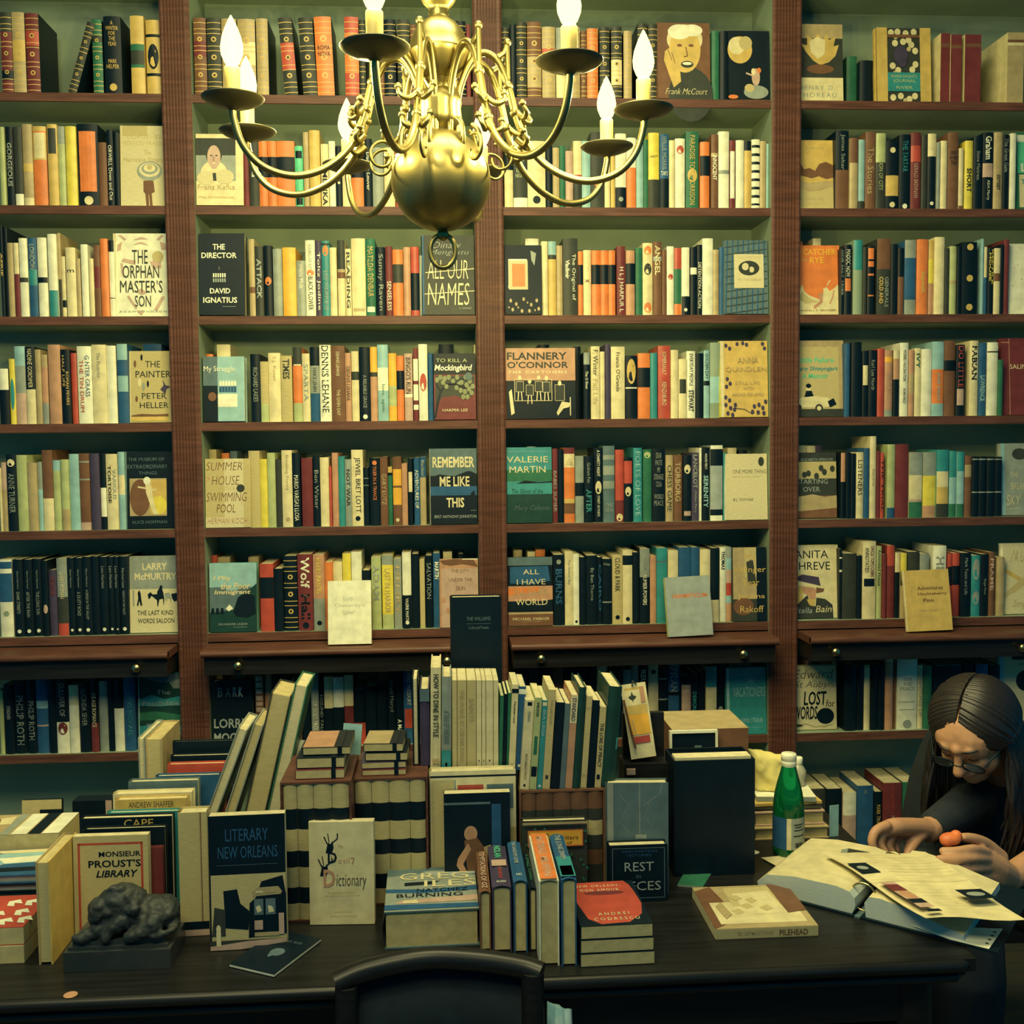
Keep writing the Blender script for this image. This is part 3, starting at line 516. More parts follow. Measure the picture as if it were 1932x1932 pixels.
face(2,1,1147,1600,90,'C','cream cover with woman under a striped parasol, second shelf beside left post',
 [('r',0,0,1,1,'p'),('r',.05,0,.6,.13,'q'),('t','DOROTHEA',.16,.11,.92,.165,'q','r',0,.1),('t','BENTON FRANK',.06,.19,.95,.245,'q'),('t','The',.52,.3,.68,.36,'T'),('t','Hurricane Sisters',.06,.39,.93,.45,'T','r',.15),
 ('p','B',[(.5,.68),(.72,.68),(.75,.82),(.68,.84),(.7,.99),(.64,.99),(.62,.85),(.61,.85),(.62,.99),(.56,.99),(.54,.84),(.5,.82)]),('o',.64,.56,.28,.12,'S'),('o',.64,.545,.23,.09,'C'),('o',.64,.535,.18,.068,'S'),('o',.64,.525,.13,.048,'C'),('o',.64,.515,.06,.03,'q')])
face(2,2,84,381,108,'C','cream cover with a square grey portrait of a dark-haired young man, second shelf',
 [('r',.0,.06,.84,.66,'S'),('r',.0,.06,.84,.3,'D'),*PORTRAIT(.38,.3,.19,'P','D','C','S'),('o',.22,.62,.2,.1,'p'),('o',.6,.6,.2,.1,'p'),('p','D',[(.35,.55),(.42,.55),(.43,.66),(.36,.66)]),('t','Franz Kafka',.03,.71,.82,.78,'T'),('t','Max Winterhouse',.05,.87,.8,.905,'q')])
face(2,4,268,526,178,'F','yellow cover with a band of brown storm cloud, second shelf beside right post',
 [('r',0,0,1,1,'F'),('r',0,.62,1,1,'q'),('p','B',[(0,.34),(.1,.33),(.2,.42),(.35,.4),(.5,.44),(.62,.34),(.8,.31),(1,.36),(1,.54),(.8,.56),(.6,.52),(.4,.55),(.2,.52),(0,.5)]),('p','T',[(0,.56),(.3,.62),(.6,.6),(1,.58),(1,.66),(.6,.73),(.3,.74),(0,.66)]),('t','A MEMOIR',.24,.1,.75,.13,'T'),('t','BURNING THE',.1,.83,.72,.87,'T','r',0,.1),('t','DAYS OF IT',.12,.9,.76,.94,'T','r',0,.1)],x0fix=1)
face(2,4,1872,2110,120,'G','green-and-cream cover with blue edge at the far end of the second shelf',
 [('r',.1,.03,1,.52,'N'),('r',.1,.03,1,.12,'W'),('r',.14,.54,1,.96,'p'),('t','L',.2,.4,.42,.5,'W','b'),('t','THE',.2,.6,.6,.66,'E','b')])
face(3,1,1078,1640,107,'W','white cover with orange tiger stripes and tall black title, third shelf',
 [('r',0,0,1,1,'W'),('r',0,0,.05,1,'p'),*[('p','P',q) for q in ([(.08,.02),(.15,.02),(.24,.07),(.2,.09)],[(.92,.02),(.86,.02),(.78,.07),(.82,.09)],[(.08,.14),(.16,.1),(.14,.2),(.07,.22)],[(.84,.1),(.94,.12),(.96,.2),(.86,.2)],[(.36,.08),(.5,.04),(.64,.07),(.5,.075)],[(.35,.14),(.5,.1),(.66,.15),(.5,.125)],[(.14,.34),(.18,.3),(.4,.33),(.4,.38)],[(.15,.5),(.13,.36),(.17,.36),(.19,.54)],[(.66,.34),(.85,.3),(.86,.42),(.7,.42)],[(.4,.7),(.5,.66),(.6,.72),(.5,.74)],[(.24,.76),(.28,.75),(.42,.9),(.4,.92)],[(.72,.92),(.86,.76),(.92,.76),(.78,.94)],[(.4,.93),(.55,.93),(.5,.99)])],
 ('o',.8,.28,.1,.07,'q'),('t','THE',.34,.2,.62,.365,'D'),('t','ORPHAN',.17,.385,.82,.54,'D'),('t',"MASTER'S",.12,.565,.88,.715,'D'),('t','SON',.38,.75,.67,.885,'D'),('t','ADAM JOHNSON',.1,.93,.95,.96,'S','r',0,.2)])
face(3,2,112,388,70,'K','navy cover with bold white capitals and a small arched bridge, third shelf',
 [('t','THE',.3,.13,.57,.2,'W','b'),('t','DIRECTOR',.05,.235,.83,.305,'W','b'),*[('r',.3+.05*i,.49,.33+.05*i,.54,'W') for i in range(6)],*[('r',.3+.05*i,.555,.33+.05*i,.6,'i') for i in range(6)],('l','i',.001,[(.44,.41),(.44,.45)]),('t','DAVID',.23,.675,.68,.74,'W','b'),('t','IGNATIUS',.08,.785,.83,.855,'W','b'),('l','i',.001,[(.5,.9),(.8,.9)])],t=.045,open=1)
face(3,2,1470,1795,80,'D','chalkboard-dark cover with struck-through pale hand lettering, third shelf',
 [('r',0,0,.035,1,'U'),('t','Dinaw',.2,.08,.75,.16,'S','t',.3),('t','Mengestu',.14,.18,.9,.26,'S','t',.3),('t','ALL OUR',.1,.31,.88,.55,'C','t',.12),('l','C',.0022,[(.06,.47),(1,.42)]),('t','NAMES',.1,.6,.9,.88,'C','t',.1),('l','C',.0022,[(.04,.74),(1,.7)]),('t','a novel',.7,.9,.93,.93,'S')])
face(3,3,166,396,140,'K','black cover with a rounded orange playing card, third shelf',
 [('r',0,0,1,1,'K'),('r',.1,.2,.6,.58,'W'),('o',.12,.6,.03,.03,'W'),('r',.11,.22,.62,.64,'p'),('r',.2,.27,.55,.6,'O'),*leaves([(.15,.8),(.3,.85),(.5,.78),(.7,.86),(.85,.8),(.2,.93),(.45,.95),(.65,.95),(.9,.92)],'T',.035),*leaves([(.35,.9),(.6,.83),(.8,.94),(.1,.9)],'q',.02),('p','S',[(.7,.08),(.85,.12),(.8,.3),(.72,.22)])])
face(3,3,1507,1772,110,'x','slate cover patterned like woven cloth with cream card, third shelf by right post',
 [*[('l','D',.003,[(.02,.1+.1*i),(.98,.02+.1*i)]) for i in range(10)],*[('l','U',.003,[(.08+.12*i,0),(.02+.12*i,1)]) for i in range(8)],('r',.22,.19,.9,.65,'p'),('t','WILLIE MORRIS',.3,.22,.84,.255,'q'),('o',.56,.38,.24,.1,'D'),('o',.48,.36,.08,.05,'p'),('o',.62,.4,.06,.04,'p'),('r',.55,.31,.575,.44,'D'),('t','My Two Oxfords',.3,.52,.84,.56,'q','r',.2)])
face(3,4,262,573,172,'O','orange and cream cover with yellow title and an abstract horse-like swirl, third shelf',
 [('r',0,0,1,1,'O'),('p','C',[(0,.78),(.14,.55),(.18,.66),(.3,.72),(.55,.78),(.62,.68),(.62,.62),(.7,.6),(.76,.66),(.86,.62),(1,.54),(1,1),(0,1)]),('p','q',[(.04,.76),(.14,.66),(.3,.76),(.5,.82),(.2,.84)]),('p','s',[(.5,.7),(.62,.68),(.6,.82),(.42,.92),(.38,.88),(.54,.8)]),('l','s',.004,[(.86,.64),(.84,.74),(.76,.84)]),('l','C',.003,[(.78,.5),(.7,.58)]),('t','The',.02,.07,.14,.12,'F'),('t','CATCHER',.17,.05,.92,.14,'Q','b'),('t','in the',.02,.17,.26,.23,'F'),('t','RYE',.32,.17,.64,.26,'Q','b'),('t','a novel by J. D. SALINGER',.02,.92,.9,.955,'B')],x0fix=1)
face(3,4,1820,2080,160,'W','white cover sprinkled with tiny dark specks, far end of the third shelf',[('r',0,0,1,1,'W'),*leaves([(.2,.35),(.4,.5),(.14,.6),(.3,.3),(.5,.4),(.6,.7)],'T',.014)])
face(4,1,1228,1720,220,'C','cream cover scattered with small leaf shapes and dark capitals, fourth shelf',
 [('r',0,0,1,1,'q'),('r',0,0,.05,1,'p'),('t','THE',.38,.14,.72,.23,'K'),('t','PAINTER',.16,.28,.96,.37,'K'),('t','PETER',.3,.59,.86,.67,'K'),('t','HELLER',.25,.72,.9,.8,'K'),('o',.3,.09,.025,.045,'K'),('o',.15,.18,.03,.05,'B'),('o',.25,.44,.04,.06,'C'),('o',.34,.5,.03,.06,'S'),('o',.44,.46,.025,.045,'K'),('p','V',[(.72,.54),(.8,.48),(.77,.4),(.84,.48),(.95,.5),(.86,.54),(.84,.6)]),('o',.18,.67,.03,.04,'B'),('p','B',[(.06,.9),(.3,.88),(.6,.89),(.9,.88),(.9,.92),(.06,.93)]),('r',.06,.92,.9,.98,'F')])
face(4,2,138,390,175,'A','light blue cover with street photograph and white title, fourth shelf',
 [('r',0,0,1,1,'A'),('r',0,0,.35,1,'x'),('r',0,.45,.35,1,'K'),('r',.35,.3,.82,.78,'A'),('r',.35,.58,.82,.78,'W'),*[('o',.42+.07*i,.42,.03,.05,'W') for i in range(6)],*[('r',.39+.07*i,.46,.45+.07*i,.55,'U') for i in range(6)],('o',.22,.62,.1,.07,'B'),('t','My Struggle',.02,.15,.78,.255,'W')],t=.04,open=1)
face(4,2,1541,1808,155,'K','dark cover with a spreading green tree over maroon ground, fourth shelf',
 [('r',0,0,1,.32,'K'),('r',0,.32,1,1,'M'),('p','D',[(.04,.34),(.97,.34),(.97,.6),(.8,.7),(.5,.64),(.2,.66),(.04,.8)]),('l','K',.007,[(.02,.98),(.1,.72),(.16,.58),(.3,.46),(.5,.46),(.75,.5)]),('l','K',.005,[(.16,.58),(.06,.46)]),('l','K',.004,[(.5,.46),(.66,.38),(.8,.4)]),('l','K',.004,[(.4,.46),(.46,.36)]),*leaves([(.08,.4),(.16,.36),(.26,.38),(.36,.36),(.46,.42),(.56,.36),(.66,.44),(.76,.36),(.86,.42),(.93,.5),(.84,.54),(.74,.58),(.64,.56),(.54,.52),(.8,.66),(.9,.6),(.7,.66),(.3,.5),(.22,.44),(.6,.45),(.78,.48)],'j',.05),('l','K',.004,[(.3,.46),(.5,.46),(.75,.52)]),('l','K',.003,[(.5,.46),(.66,.38)]),('o',.83,.35,.09,.06,'x'),('t','TO KILL A',.06,.08,.8,.135,'L'),('t','Mockingbird',.02,.17,.92,.29,'W','b',.2),('t','HARPER LEE',.2,.84,.8,.88,'C')],t=.03)
face(4,3,160,600,122,'O','wide orange and black cover with seated cartoon ladies, fourth shelf',
 [('r',0,0,1,.46,'s'),('r',0,.46,1,1,'K'),('t','FLANNERY',.02,.06,.88,.165,'D','b'),('t',"O'CONNOR",.02,.19,.9,.285,'D','b'),('t','THE CARTOONS',.03,.32,.88,.36,'C','b',0,.15),
 *[o for u,v in ((.2,.42),(.34,.47),(.47,.42),(.58,.43)) for o in (('o',u,v+.0,.025,.035,'C'),('p','D',[(u-.05,v+.04),(u+.05,v+.04),(u+.06,v+.2),(u-.06,v+.2)]),('f',u-.055,v+.05,u+.055,v+.2,.0012,'C'),('l','C',.003,[(u-.02,v+.2),(u-.03,v+.32)]),('l','C',.003,[(u+.02,v+.2),(u+.03,v+.32)]))],
 ('f',.12,.44,.66,.75,.0016,'C'),('p','D',[(.7,.55),(.8,.5),(.86,.75),(.72,.75)]),('f',.7,.52,.84,.75,.0012,'C'),('o',.77,.5,.025,.035,'C'),('p','C',[(.72,.92),(.8,.76),(.92,.78),(.9,.84),(.82,.86),(.74,.96)]),('p','C',[(.04,.62),(.08,.58),(.12,.92),(.07,.95)]),('l','C',.003,[(.92,.7),(.92,.96)])],t=.03)
face(4,3,1484,1775,78,'Y','bright yellow cover framed with dark leaf sprays, fourth shelf by right post',
 [('r',0,0,1,1,'F'),('r',0,0,.07,1,'C'),*leaves([(.36,.04),(.48,.03),(.56,.05),(.9,.04),(.94,.1),(.12,.06),(.2,.1),(.14,.5),(.2,.56),(.12,.6),(.1,.74),(.18,.78),(.1,.84),(.2,.88),(.28,.9),(.14,.95),(.24,.97),(.3,.84),(.7,.86),(.8,.84),(.88,.88),(.66,.93),(.78,.94),(.9,.95),(.94,.8)],'V',.035),('l','V',.002,[(.28,.88),(.5,.9),(.66,.96)]),('t','ANNA',.36,.21,.8,.29,'T'),('t','QUINDLEN',.1,.34,.97,.41,'T'),('t','STILL LIFE',.3,.53,.82,.57,'T'),('t','WITH',.46,.6,.7,.64,'T'),('t','BREAD CRUMBS',.24,.68,.9,.72,'T')])
face(4,4,258,603,92,'T','sepia cover with a boy riding in a toy car, fourth shelf beside post',
 [('r',0,0,1,1,'q'),('r',0,0,1,.08,'T'),('r',.9,0,1,1,'T'),('t','Little Failure',.05,.22,.8,.29,'N','b',.1),('t','Gary Shteyngart',.0,.34,.88,.41,'E','b',.1),('t','A Memoir',.14,.43,.68,.5,'N','b',.1),('o',.27,.62,.055,.05,'C'),('o',.27,.595,.055,.03,'K'),('p','K',[(.18,.74),(.22,.66),(.33,.66),(.38,.74)]),('p','C',[(.02,.8),(.1,.75),(.4,.73),(.66,.75),(.8,.82),(.8,.86),(.6,.88),(.06,.88)]),('r',0,.9,1,1,'D'),('o',.48,.89,.08,.055,'D'),('o',.48,.89,.045,.03,'C'),('o',.06,.88,.06,.045,'D'),('p','K',[(.66,.8),(.78,.76),(.84,.84),(.7,.88)])],x0fix=1)
face(4,4,1776,2060,74,'M','maroon cloth-bound book with the title across cover and spine, far end of fourth shelf',
 [('t','SALINGER',.22,.34,.98,.4,'C'),('r',.0,.05,.2,.06,'s'),('r',.2,.0,.215,1,'s')],vt='SALINGER')
face(5,1,1187,1730,168,'K','navy cover with glowing golden photograph of a pale figure, fifth shelf',
 [('t','THE MUSEUM OF',.08,.08,.78,.12,'x'),('t','EXTRAORDINARY',.06,.17,.84,.22,'x'),('t','THINGS',.28,.26,.64,.3,'x'),('r',.1,.35,.82,.84,'q'),('r',.1,.35,.82,.84,'T'),('o',.3,.6,.2,.24,'B'),('r',.5,.37,.82,.82,'F'),('o',.66,.7,.16,.12,'Y'),('p','C',[(.4,.4),(.5,.38),(.54,.52),(.56,.62),(.6,.74),(.66,.82),(.56,.82),(.48,.66),(.42,.54)]),('o',.44,.38,.07,.05,'W'),('l','C',.005,[(.42,.48),(.26,.46)]),('l','C',.005,[(.5,.5),(.62,.5)]),('t','ALICE HOFFMAN',.14,.9,.82,.94,'x')])
face(5,2,146,426,150,'C','white and straw cover with hand-drawn brown capitals, fifth shelf',
 [('r',0,0,1,1,'p'),('r',0,0,.42,.85,'q'),('r',.84,0,1,1,'q'),('t','SUMMER',.02,.05,.82,.17,'B','t',.2),('t','HOUSE',.14,.25,.76,.38,'B','t',.2),('l','s',.002,[(0,.26),(.1,.3)]),('l','s',.002,[(.1,.26),(.02,.34)]),('t','WITH A',.32,.4,.66,.46,'q','t'),('t','SWIMMING',.02,.49,.92,.62,'B','t',.2),('l','s',.0016,[(.8,.56),(.8,.68)]),('t','POOL',.24,.66,.66,.78,'B','t',.2),('t','HERMAN KOCH',.04,.86,.92,.94,'s','t',.1),('o',.78,.43,.09,.055,'D')])
face(5,2,1520,1812,88,'U','blue dusk cover with three lines of big slanted cream capitals, fifth shelf',
 [('r',0,0,1,.36,'x'),('r',0,.36,1,.5,'K'),('r',0,.5,1,.62,'U'),('r',0,.62,1,1,'K'),('p','K',[(.0,.38),(.2,.34),(.5,.37),(.8,.3),(.86,.3),(1,.34),(1,.42),(0,.42)]),('p','K',[(.86,.6),(.94,.55),(.98,.7),(.9,.72)]),('t','REMEMBER',.05,.11,.95,.25,'C','b',.0),('t','ME LIKE',.2,.37,.84,.5,'C','b'),('t','THIS',.34,.65,.72,.78,'C','b'),('t','BRET ANTHONY JOHNSTON',.08,.88,.98,.93,'i'),('l','i',.0008,[(.86,.82),(.98,.82)])],edge='W')
face(5,3,174,457,82,'E','teal seascape cover with large cream capitals, fifth shelf beside middle post',
 [('r',0,0,1,.3,'E'),('r',0,.3,1,.45,'G'),('r',0,.45,1,.62,'E'),('r',0,.62,1,1,'c'),('p','K',[(.2,.48),(.4,.44),(.7,.46),(1,.45),(1,.47),(.4,.48)]),('l','A',.001,[(.02,.055),(.95,.055)]),('t','VALERIE',.0,.12,.92,.2,'C'),('t','MARTIN',.06,.25,.86,.335,'C'),('t','The Ghost of the',.1,.55,.8,.61,'c','r',.2),('t','Mary Celeste',.16,.77,.94,.85,'x','t',.3)],t=.035)
face(5,3,1516,1776,120,'C','cream cover with two lines of small black handwriting, fifth shelf',
 [('r',0,0,1,1,'p'),('o',.86,.12,.07,.07,'D'),('t','ONE MORE THING',.17,.24,.98,.3,'K','t',.1),('t','stories and other stories',.17,.33,.82,.36,'T','t'),('t','B.J. NOVAK',.17,.67,.66,.73,'K','t',.1)],edge='W')
face(5,4,252,548,138,'T','sepia landscape cover with pale centred capitals, fifth shelf beside right post',
 [('r',0,0,1,.4,'q'),('r',0,0,1,.14,'D'),('r',0,.4,1,.66,'D'),('r',0,.66,1,1,'B'),('p','T',[(0,.68),(.4,.64),(.7,.68),(1,.66),(1,.85),(0,.9)]),*leaves([(.2,.34),(.3,.32),(.62,.24),(.7,.3),(.9,.25),(.5,.36)],'D',.06),('t','ELIZABETH SPENCER',.12,.09,.92,.13,'i'),('t','STARTING',.0,.41,.78,.48,'i'),('t','OVER',.16,.525,.58,.6,'i')],t=.035,open=1)
face(5,4,1772,2050,68,'S','grey stormy cover with chalky pale capitals, fifth shelf far end',
 [('r',0,0,.1,1,'A'),('o',.5,.15,.2,.08,'D'),('t','DARK',.3,.28,.7,.36,'i','t'),('t','THE',.24,.4,.46,.47,'C','t'),('t','BREAKING',.26,.55,.9,.64,'C','t'),('t','SKY',.14,.72,.5,.86,'C','t',.1),('l','W',.0012,[(.2,.92),(.5,.9)])])
face(6,1,1238,1735,155,'W','white cover with grey sky and dark silhouetted horsemen, sixth shelf',
 [('r',0,0,1,1,'p'),('r',0,0,1,.43,'S'),('t','LARRY',.26,.09,.76,.18,'C','b'),('t','McMURTRY',.1,.22,.95,.31,'C','b'),('p','K',[(.36,.5),(.42,.47),(.46,.5),(.55,.5),(.56,.46),(.6,.42),(.62,.38),(.66,.39),(.66,.44),(.68,.48),(.7,.56),(.69,.64),(.68,.64),(.67,.56),(.6,.57),(.57,.66),(.555,.66),(.55,.58),(.48,.54),(.44,.52),(.4,.56),(.38,.56)]),('p','S',[(.7,.49),(.8,.48),(.84,.54),(.83,.62),(.81,.56),(.76,.56),(.74,.62),(.72,.56)]),('p','K',[(.84,.5),(1,.48),(1,.58),(.9,.6),(.86,.56)]),('p','K',[(.16,.48),(.19,.44),(.22,.48),(.23,.55),(.25,.64),(.22,.65),(.19,.58),(.17,.65),(.14,.64),(.17,.55)]),('r',.06,.44,.09,.65,'S'),('t','THE LAST KIND',.15,.71,.88,.77,'D'),('t','WORDS SALOON',.16,.815,.9,.875,'D')])
face(6,2,176,463,140,'E','teal evening cover with a dark tree and cream script title, sixth shelf',
 [('r',0,0,1,.35,'A'),('r',0,.35,1,.72,'x'),('r',.35,0,.6,.4,'A'),('p','c',[(0,.72),(.5,.68),(.6,.5),(.75,.42),(.9,.36),(1,.3),(1,1),(0,1)]),('p','K',[(.5,.72),(.6,.5),(.8,.44),(.96,.48),(.98,.74),(.8,.8),(.56,.78)]),*[('p','K',[(.02+.1*i,.74),(.04+.1*i,.65),(.09+.1*i,.65),(.1+.1*i,.74)]) for i in range(3)],('p','W',[(.34,.66),(.42,.6),(.5,.66),(.4,.7)]),('t','I Pity',.08,.185,.47,.265,'C','b',.2),('t','the Poor',.24,.29,.87,.38,'C','b',.2),('t','Immigrant',.1,.39,.87,.47,'C','b',.2),('t','SALVADOR LAZAR',.18,.87,.8,.9,'i'),('l','i',.0008,[(.5,.93),(.8,.93)])],t=.03)
face(6,2,1578,1822,115,'P','tan and rust cover with dark clouds along the top, sixth shelf by middle post',
 [('r',0,0,1,1,'s'),('r',.05,.14,1,1,'P'),('p','B',[(0,.02),(.4,.0),(.9,.02),(1,.12),(.6,.08),(.3,.1),(.1,.08)]),('r',.6,0,1,.012,'W'),('t','THE CITY',.3,.15,.76,.2,'B'),('t','UNDER THE',.24,.28,.84,.33,'B'),('t','SKIN',.42,.4,.66,.46,'B'),*leaves([(.1,.6),(.2,.75),(.8,.62)],'s',.05)])
face(6,3,184,461,105,'K','dark cover with an orange sunset band and pale stacked title, sixth shelf',
 [('r',0,0,1,.12,'x'),('p','U',[(.05,.14),(.9,.13),(.95,.35),(.5,.4),(.05,.38)]),('r',0,.42,1,.64,'s'),('p','O',[(0,.56),(.4,.52),(.7,.5),(.7,.44),(0,.45)]),('p','K',[(0,.66),(.3,.63),(.6,.66),(1,.62),(1,.78),(0,.78)]),('r',0,.8,1,1,'B'),('r',0,.8,1,.83,'T'),('t','ALL',.34,.18,.7,.25,'C'),('t','I HAVE',.2,.32,.84,.4,'C'),('t','IN THIS',.13,.47,.88,.55,'T'),('t','WORLD',.17,.61,.88,.7,'C'),('t','MICHAEL PARKER',.1,.88,.92,.92,'C'),('l','T',.0008,[(.3,.94),(.72,.94)])],t=.03)
face(6,3,1560,1768,45,'D','brown and black cover with large faded gold lettering, sixth shelf by right post',
 [('r',0,0,.75,.7,'T'),('r',.35,0,.7,.4,'q'),('p','D',[(.4,.2),(.6,.16),(.7,.5),(.45,.5)]),('r',.7,0,1,1,'K'),('o',.3,.8,.3,.12,'B'),('t','My',.38,.09,.66,.18,'F'),('t','Salinger',.06,.26,.98,.36,'F'),('t','Year',.28,.43,.78,.52,'F'),('t','Joanna',.14,.63,.94,.71,'F'),('t','Rakoff',.2,.79,.9,.88,'F')],open=1)
face(6,4,248,562,37,'Y','cream-yellow cover with a woman in wide straw hat, sixth shelf beside post',
 [('r',0,0,1,1,'C'),('r',0,.4,.2,.8,'F'),('t','ANITA',.03,.075,.78,.18,'K'),('t','SHREVE',.0,.23,.82,.34,'K'),('p','s',[(.18,.54),(.4,.54),(.5,.62),(.48,.74),(.36,.74),(.3,.68),(.22,.66),(.18,.6)]),('p','C',[(.0,.48),(.2,.5),(.5,.54),(.7,.6),(.66,.62),(.4,.58),(.0,.54)]),('p','V',[(.05,.44),(.2,.4),(.56,.44),(.6,.56),(.2,.5),(.05,.47)]),('p','B',[(.5,.58),(.68,.6),(.66,.64),(.5,.66)]),('p','D',[(.05,.82),(.3,.68),(.36,.8),(.48,.84),(.5,.72),(.7,.74),(.86,.82),(.88,1),(.0,1)]),('p','F',[(.28,.74),(.48,.74),(.44,.84),(.34,.82)]),('t','Stella',.0,.85,.4,.93,'i','r',.2),('t','Bain',.48,.83,.84,.92,'C','r',.2)],x0fix=1)
face(6,4,1788,2060,24,'W','white cover with a broad tan cross and faint script, far end of sixth shelf',
 [('r',0,0,1,1,'p'),('p','F',[(0,.34),(.1,.36),(.7,.56),(1,.6),(1,.68),(.5,.56),(0,.4)]),('p','q',[(0,.72),(.4,.54),(.8,.4),(.9,.46),(.4,.66),(0,.78)]),('l','T',.0014,[(.2,.28),(.3,.1),(.4,.26)]),('t','A Life',.3,.1,.7,.26,'T','t',.4),('t','Song',.25,.8,.6,.93,'T','t',.4)])
face(7,1,1045,1390,212,'E','sea-green wave cover with thin pale title, seventh shelf beside left post',
 [('r',0,0,1,1,'c'),('p','x',[(.1,.05),(.4,.03),(.9,.0),(1,.1),(.5,.12)]),('p','S',[(.7,.12),(1,.06),(1,.2),(.8,.2)]),('p','E',[(0,.34),(.3,.28),(.6,.34),(1,.3),(1,.42),(.5,.44),(0,.42)]),('p','G',[(0,.52),(.4,.5),(1,.56),(1,.66),(.4,.62),(0,.62)]),('p','E',[(0,.7),(.5,.66),(1,.7),(1,.8),(0,.82)]),('r',0,0,.03,1,'A'),('t','The',.42,.22,.72,.28,'i'),('t','Possibilities',.1,.36,1.0,.43,'i'),('t','Kaui Hart',.2,.66,.95,.72,'i'),('t','Hemmings',.3,.78,.98,.84,'i')])
face(7,2,68,388,265,'K','black cover with a four-letter title fading from black to white, seventh shelf behind desk books',
 [('r',0,0,1,1,'K'),('t','B',.15,.1,.27,.24,'x','b'),('t','A',.34,.1,.46,.24,'x','b'),('t','R',.52,.1,.62,.24,'i','b'),('t','K',.66,.1,.76,.24,'W','b'),('t','LORRIE',.05,.56,.92,.7,'i','b'),('t','MOORE',.05,.77,.9,.91,'i','b')],open=1,t=.035)
face(7,3,1096,1400,165,'E','bright turquoise cover with tall narrow pale capitals, seventh shelf by right post',
 [('r',0,0,1,1,'E'),('r',0,0,.07,1,'A'),('t','THE',.5,.16,.68,.24,'A'),('t','VACATIONERS',.16,.29,.98,.44,'A'),('t','EMMA STRAUB',.36,.76,.9,.83,'A'),('l','A',.001,[(.4,.9),(.9,.9)])],open=1)
face(7,4,246,547,146,'C','cream cover with inky scrawled title and big black dot, seventh shelf',
 [('r',0,0,1,1,'p'),('t','Edward',.02,.06,.94,.2,'D','t',.25),('t','St Aubyn,',.04,.24,.96,.37,'D','t',.25),('t','LOST',.24,.4,.78,.62,'K','b',.15),('t','for',.76,.54,.96,.65,'K','r',.2),('t','WORDS',.01,.63,.56,.84,'K','b',.15),('o',.74,.79,.2,.125,'K'),('l','D',.001,[(.02,.93),(.3,.91),(.5,.96),(.9,.93)]),('o',.12,.93,.09,.02,'D'),('o',.7,.95,.08,.015,'T')],x0fix=1)
face(7,4,1760,2050,78,'W','white cover with blue edge and black shape, seventh shelf behind the reader',
 [('r',0,0,1,1,'p'),('r',0,0,.12,1,'A'),('o',.5,.02,.2,.03,'K'),('t','ATAN',.5,.1,.8,.14,'D','r',0,.3),('o',.7,.36,.28,.16,'K')])
for row,bay,x0,x1,yt,col,lab,ops,k in J:
    s,ox=BAY[bay] if row<7 else S7[bay]; oy=OY[min(row,7)-1]
    setb={1:.022,2:.0,3:.0,4:.03}[bay]+k.get('set',0)
    u0,u1,vt=x0*s+ox,x1*s+ox,yt*s+oy
    a=at_y(u0,vt+70,setb).x; b=at_y(u1,vt+70,setb).x
    lo=PX[bay-1][1]+.003;hi=PX[bay][0]-.003
    if k.get('x0fix'): a=lo
    if a<lo: a=lo
    if b>hi: b=hi
    zb=SH[row-1]+.0006; lean=R(4); h=(at_y((u0+u1)/2,vt,setb+.012).z-zb)/math.cos(lean)
    M=Matrix.Translation((a,setb,zb+k.get("t",.026)*math.sin(lean)))@Matrix.Rotation(-lean,4,'X')
    t=k.get('t',.026)
    sops=[('v',k['vt'],.3,.1,.75,.7,'C')] if 'vt' in k else ()
    volume('display_book',lab,M,b-a,h,t,col,ops,'books shown face-out on the shelves',sops=sops,spine=k.get('edge'))
# three books propped on the pull-out ledges
def prop(corners,t,col,lab,ops,y=-.088,**k):
    (tl,tr,br,bl)=corners; zl=1.0306
    P0=at_y(*bl,y);P1=at_y(*br,y); w=(V((P1.x-P0.x,0,P1.z-P0.z))).length
    ang=-math.atan2(P1.z-P0.z,P1.x-P0.x)
    T=at_y(*tl,y+.03); lean=R(9); h=((T-P0).length)/1.0
    M=Matrix.Translation((P0.x,y,zl+max(0,w*math.sin(ang))+.0004+t*math.sin(lean)))@Matrix.Rotation(ang,4,'Y')@Matrix.Rotation(-lean,4,'X')
    return volume('display_book',lab,M,w,h,t,col,ops,'books propped on the pull-out ledges',**k)
prop(((619,1089),(701,1089),(701,1207),(619,1209)),.022,'W','plain white book with fine grey title propped on the ledge, second bay',
 [('r',0,0,1,1,'W'),('t','Lady',.36,.25,.58,.33,'S','t',0),('t',"Chatterley's",.16,.36,.84,.43,'S','t'),('t','Lover',.36,.46,.62,.53,'S','t')],soft=True)
prop(((1252,1084),(1333,1081),(1346,1191),(1262,1196)),.024,'i','grey cloth book with faded red title tilted on the ledge, third bay',
 [('t','HERMETICUM',.14,.29,.92,.36,'O','b')],spine='L')
prop(((1702,1078),(1783,1074),(1798,1189),(1715,1193)),.024,'F','mustard cloth book with brown title tilted on the ledge, far-right bay',
 [('t','Adventures',.26,.27,.85,.33,'B','b'),('t','Huckleberry',.27,.37,.93,.43,'B','b'),('t','Finn',.38,.47,.62,.53,'B','b'),('t','Mark Twain',.28,.65,.72,.68,'T')],spine='C')
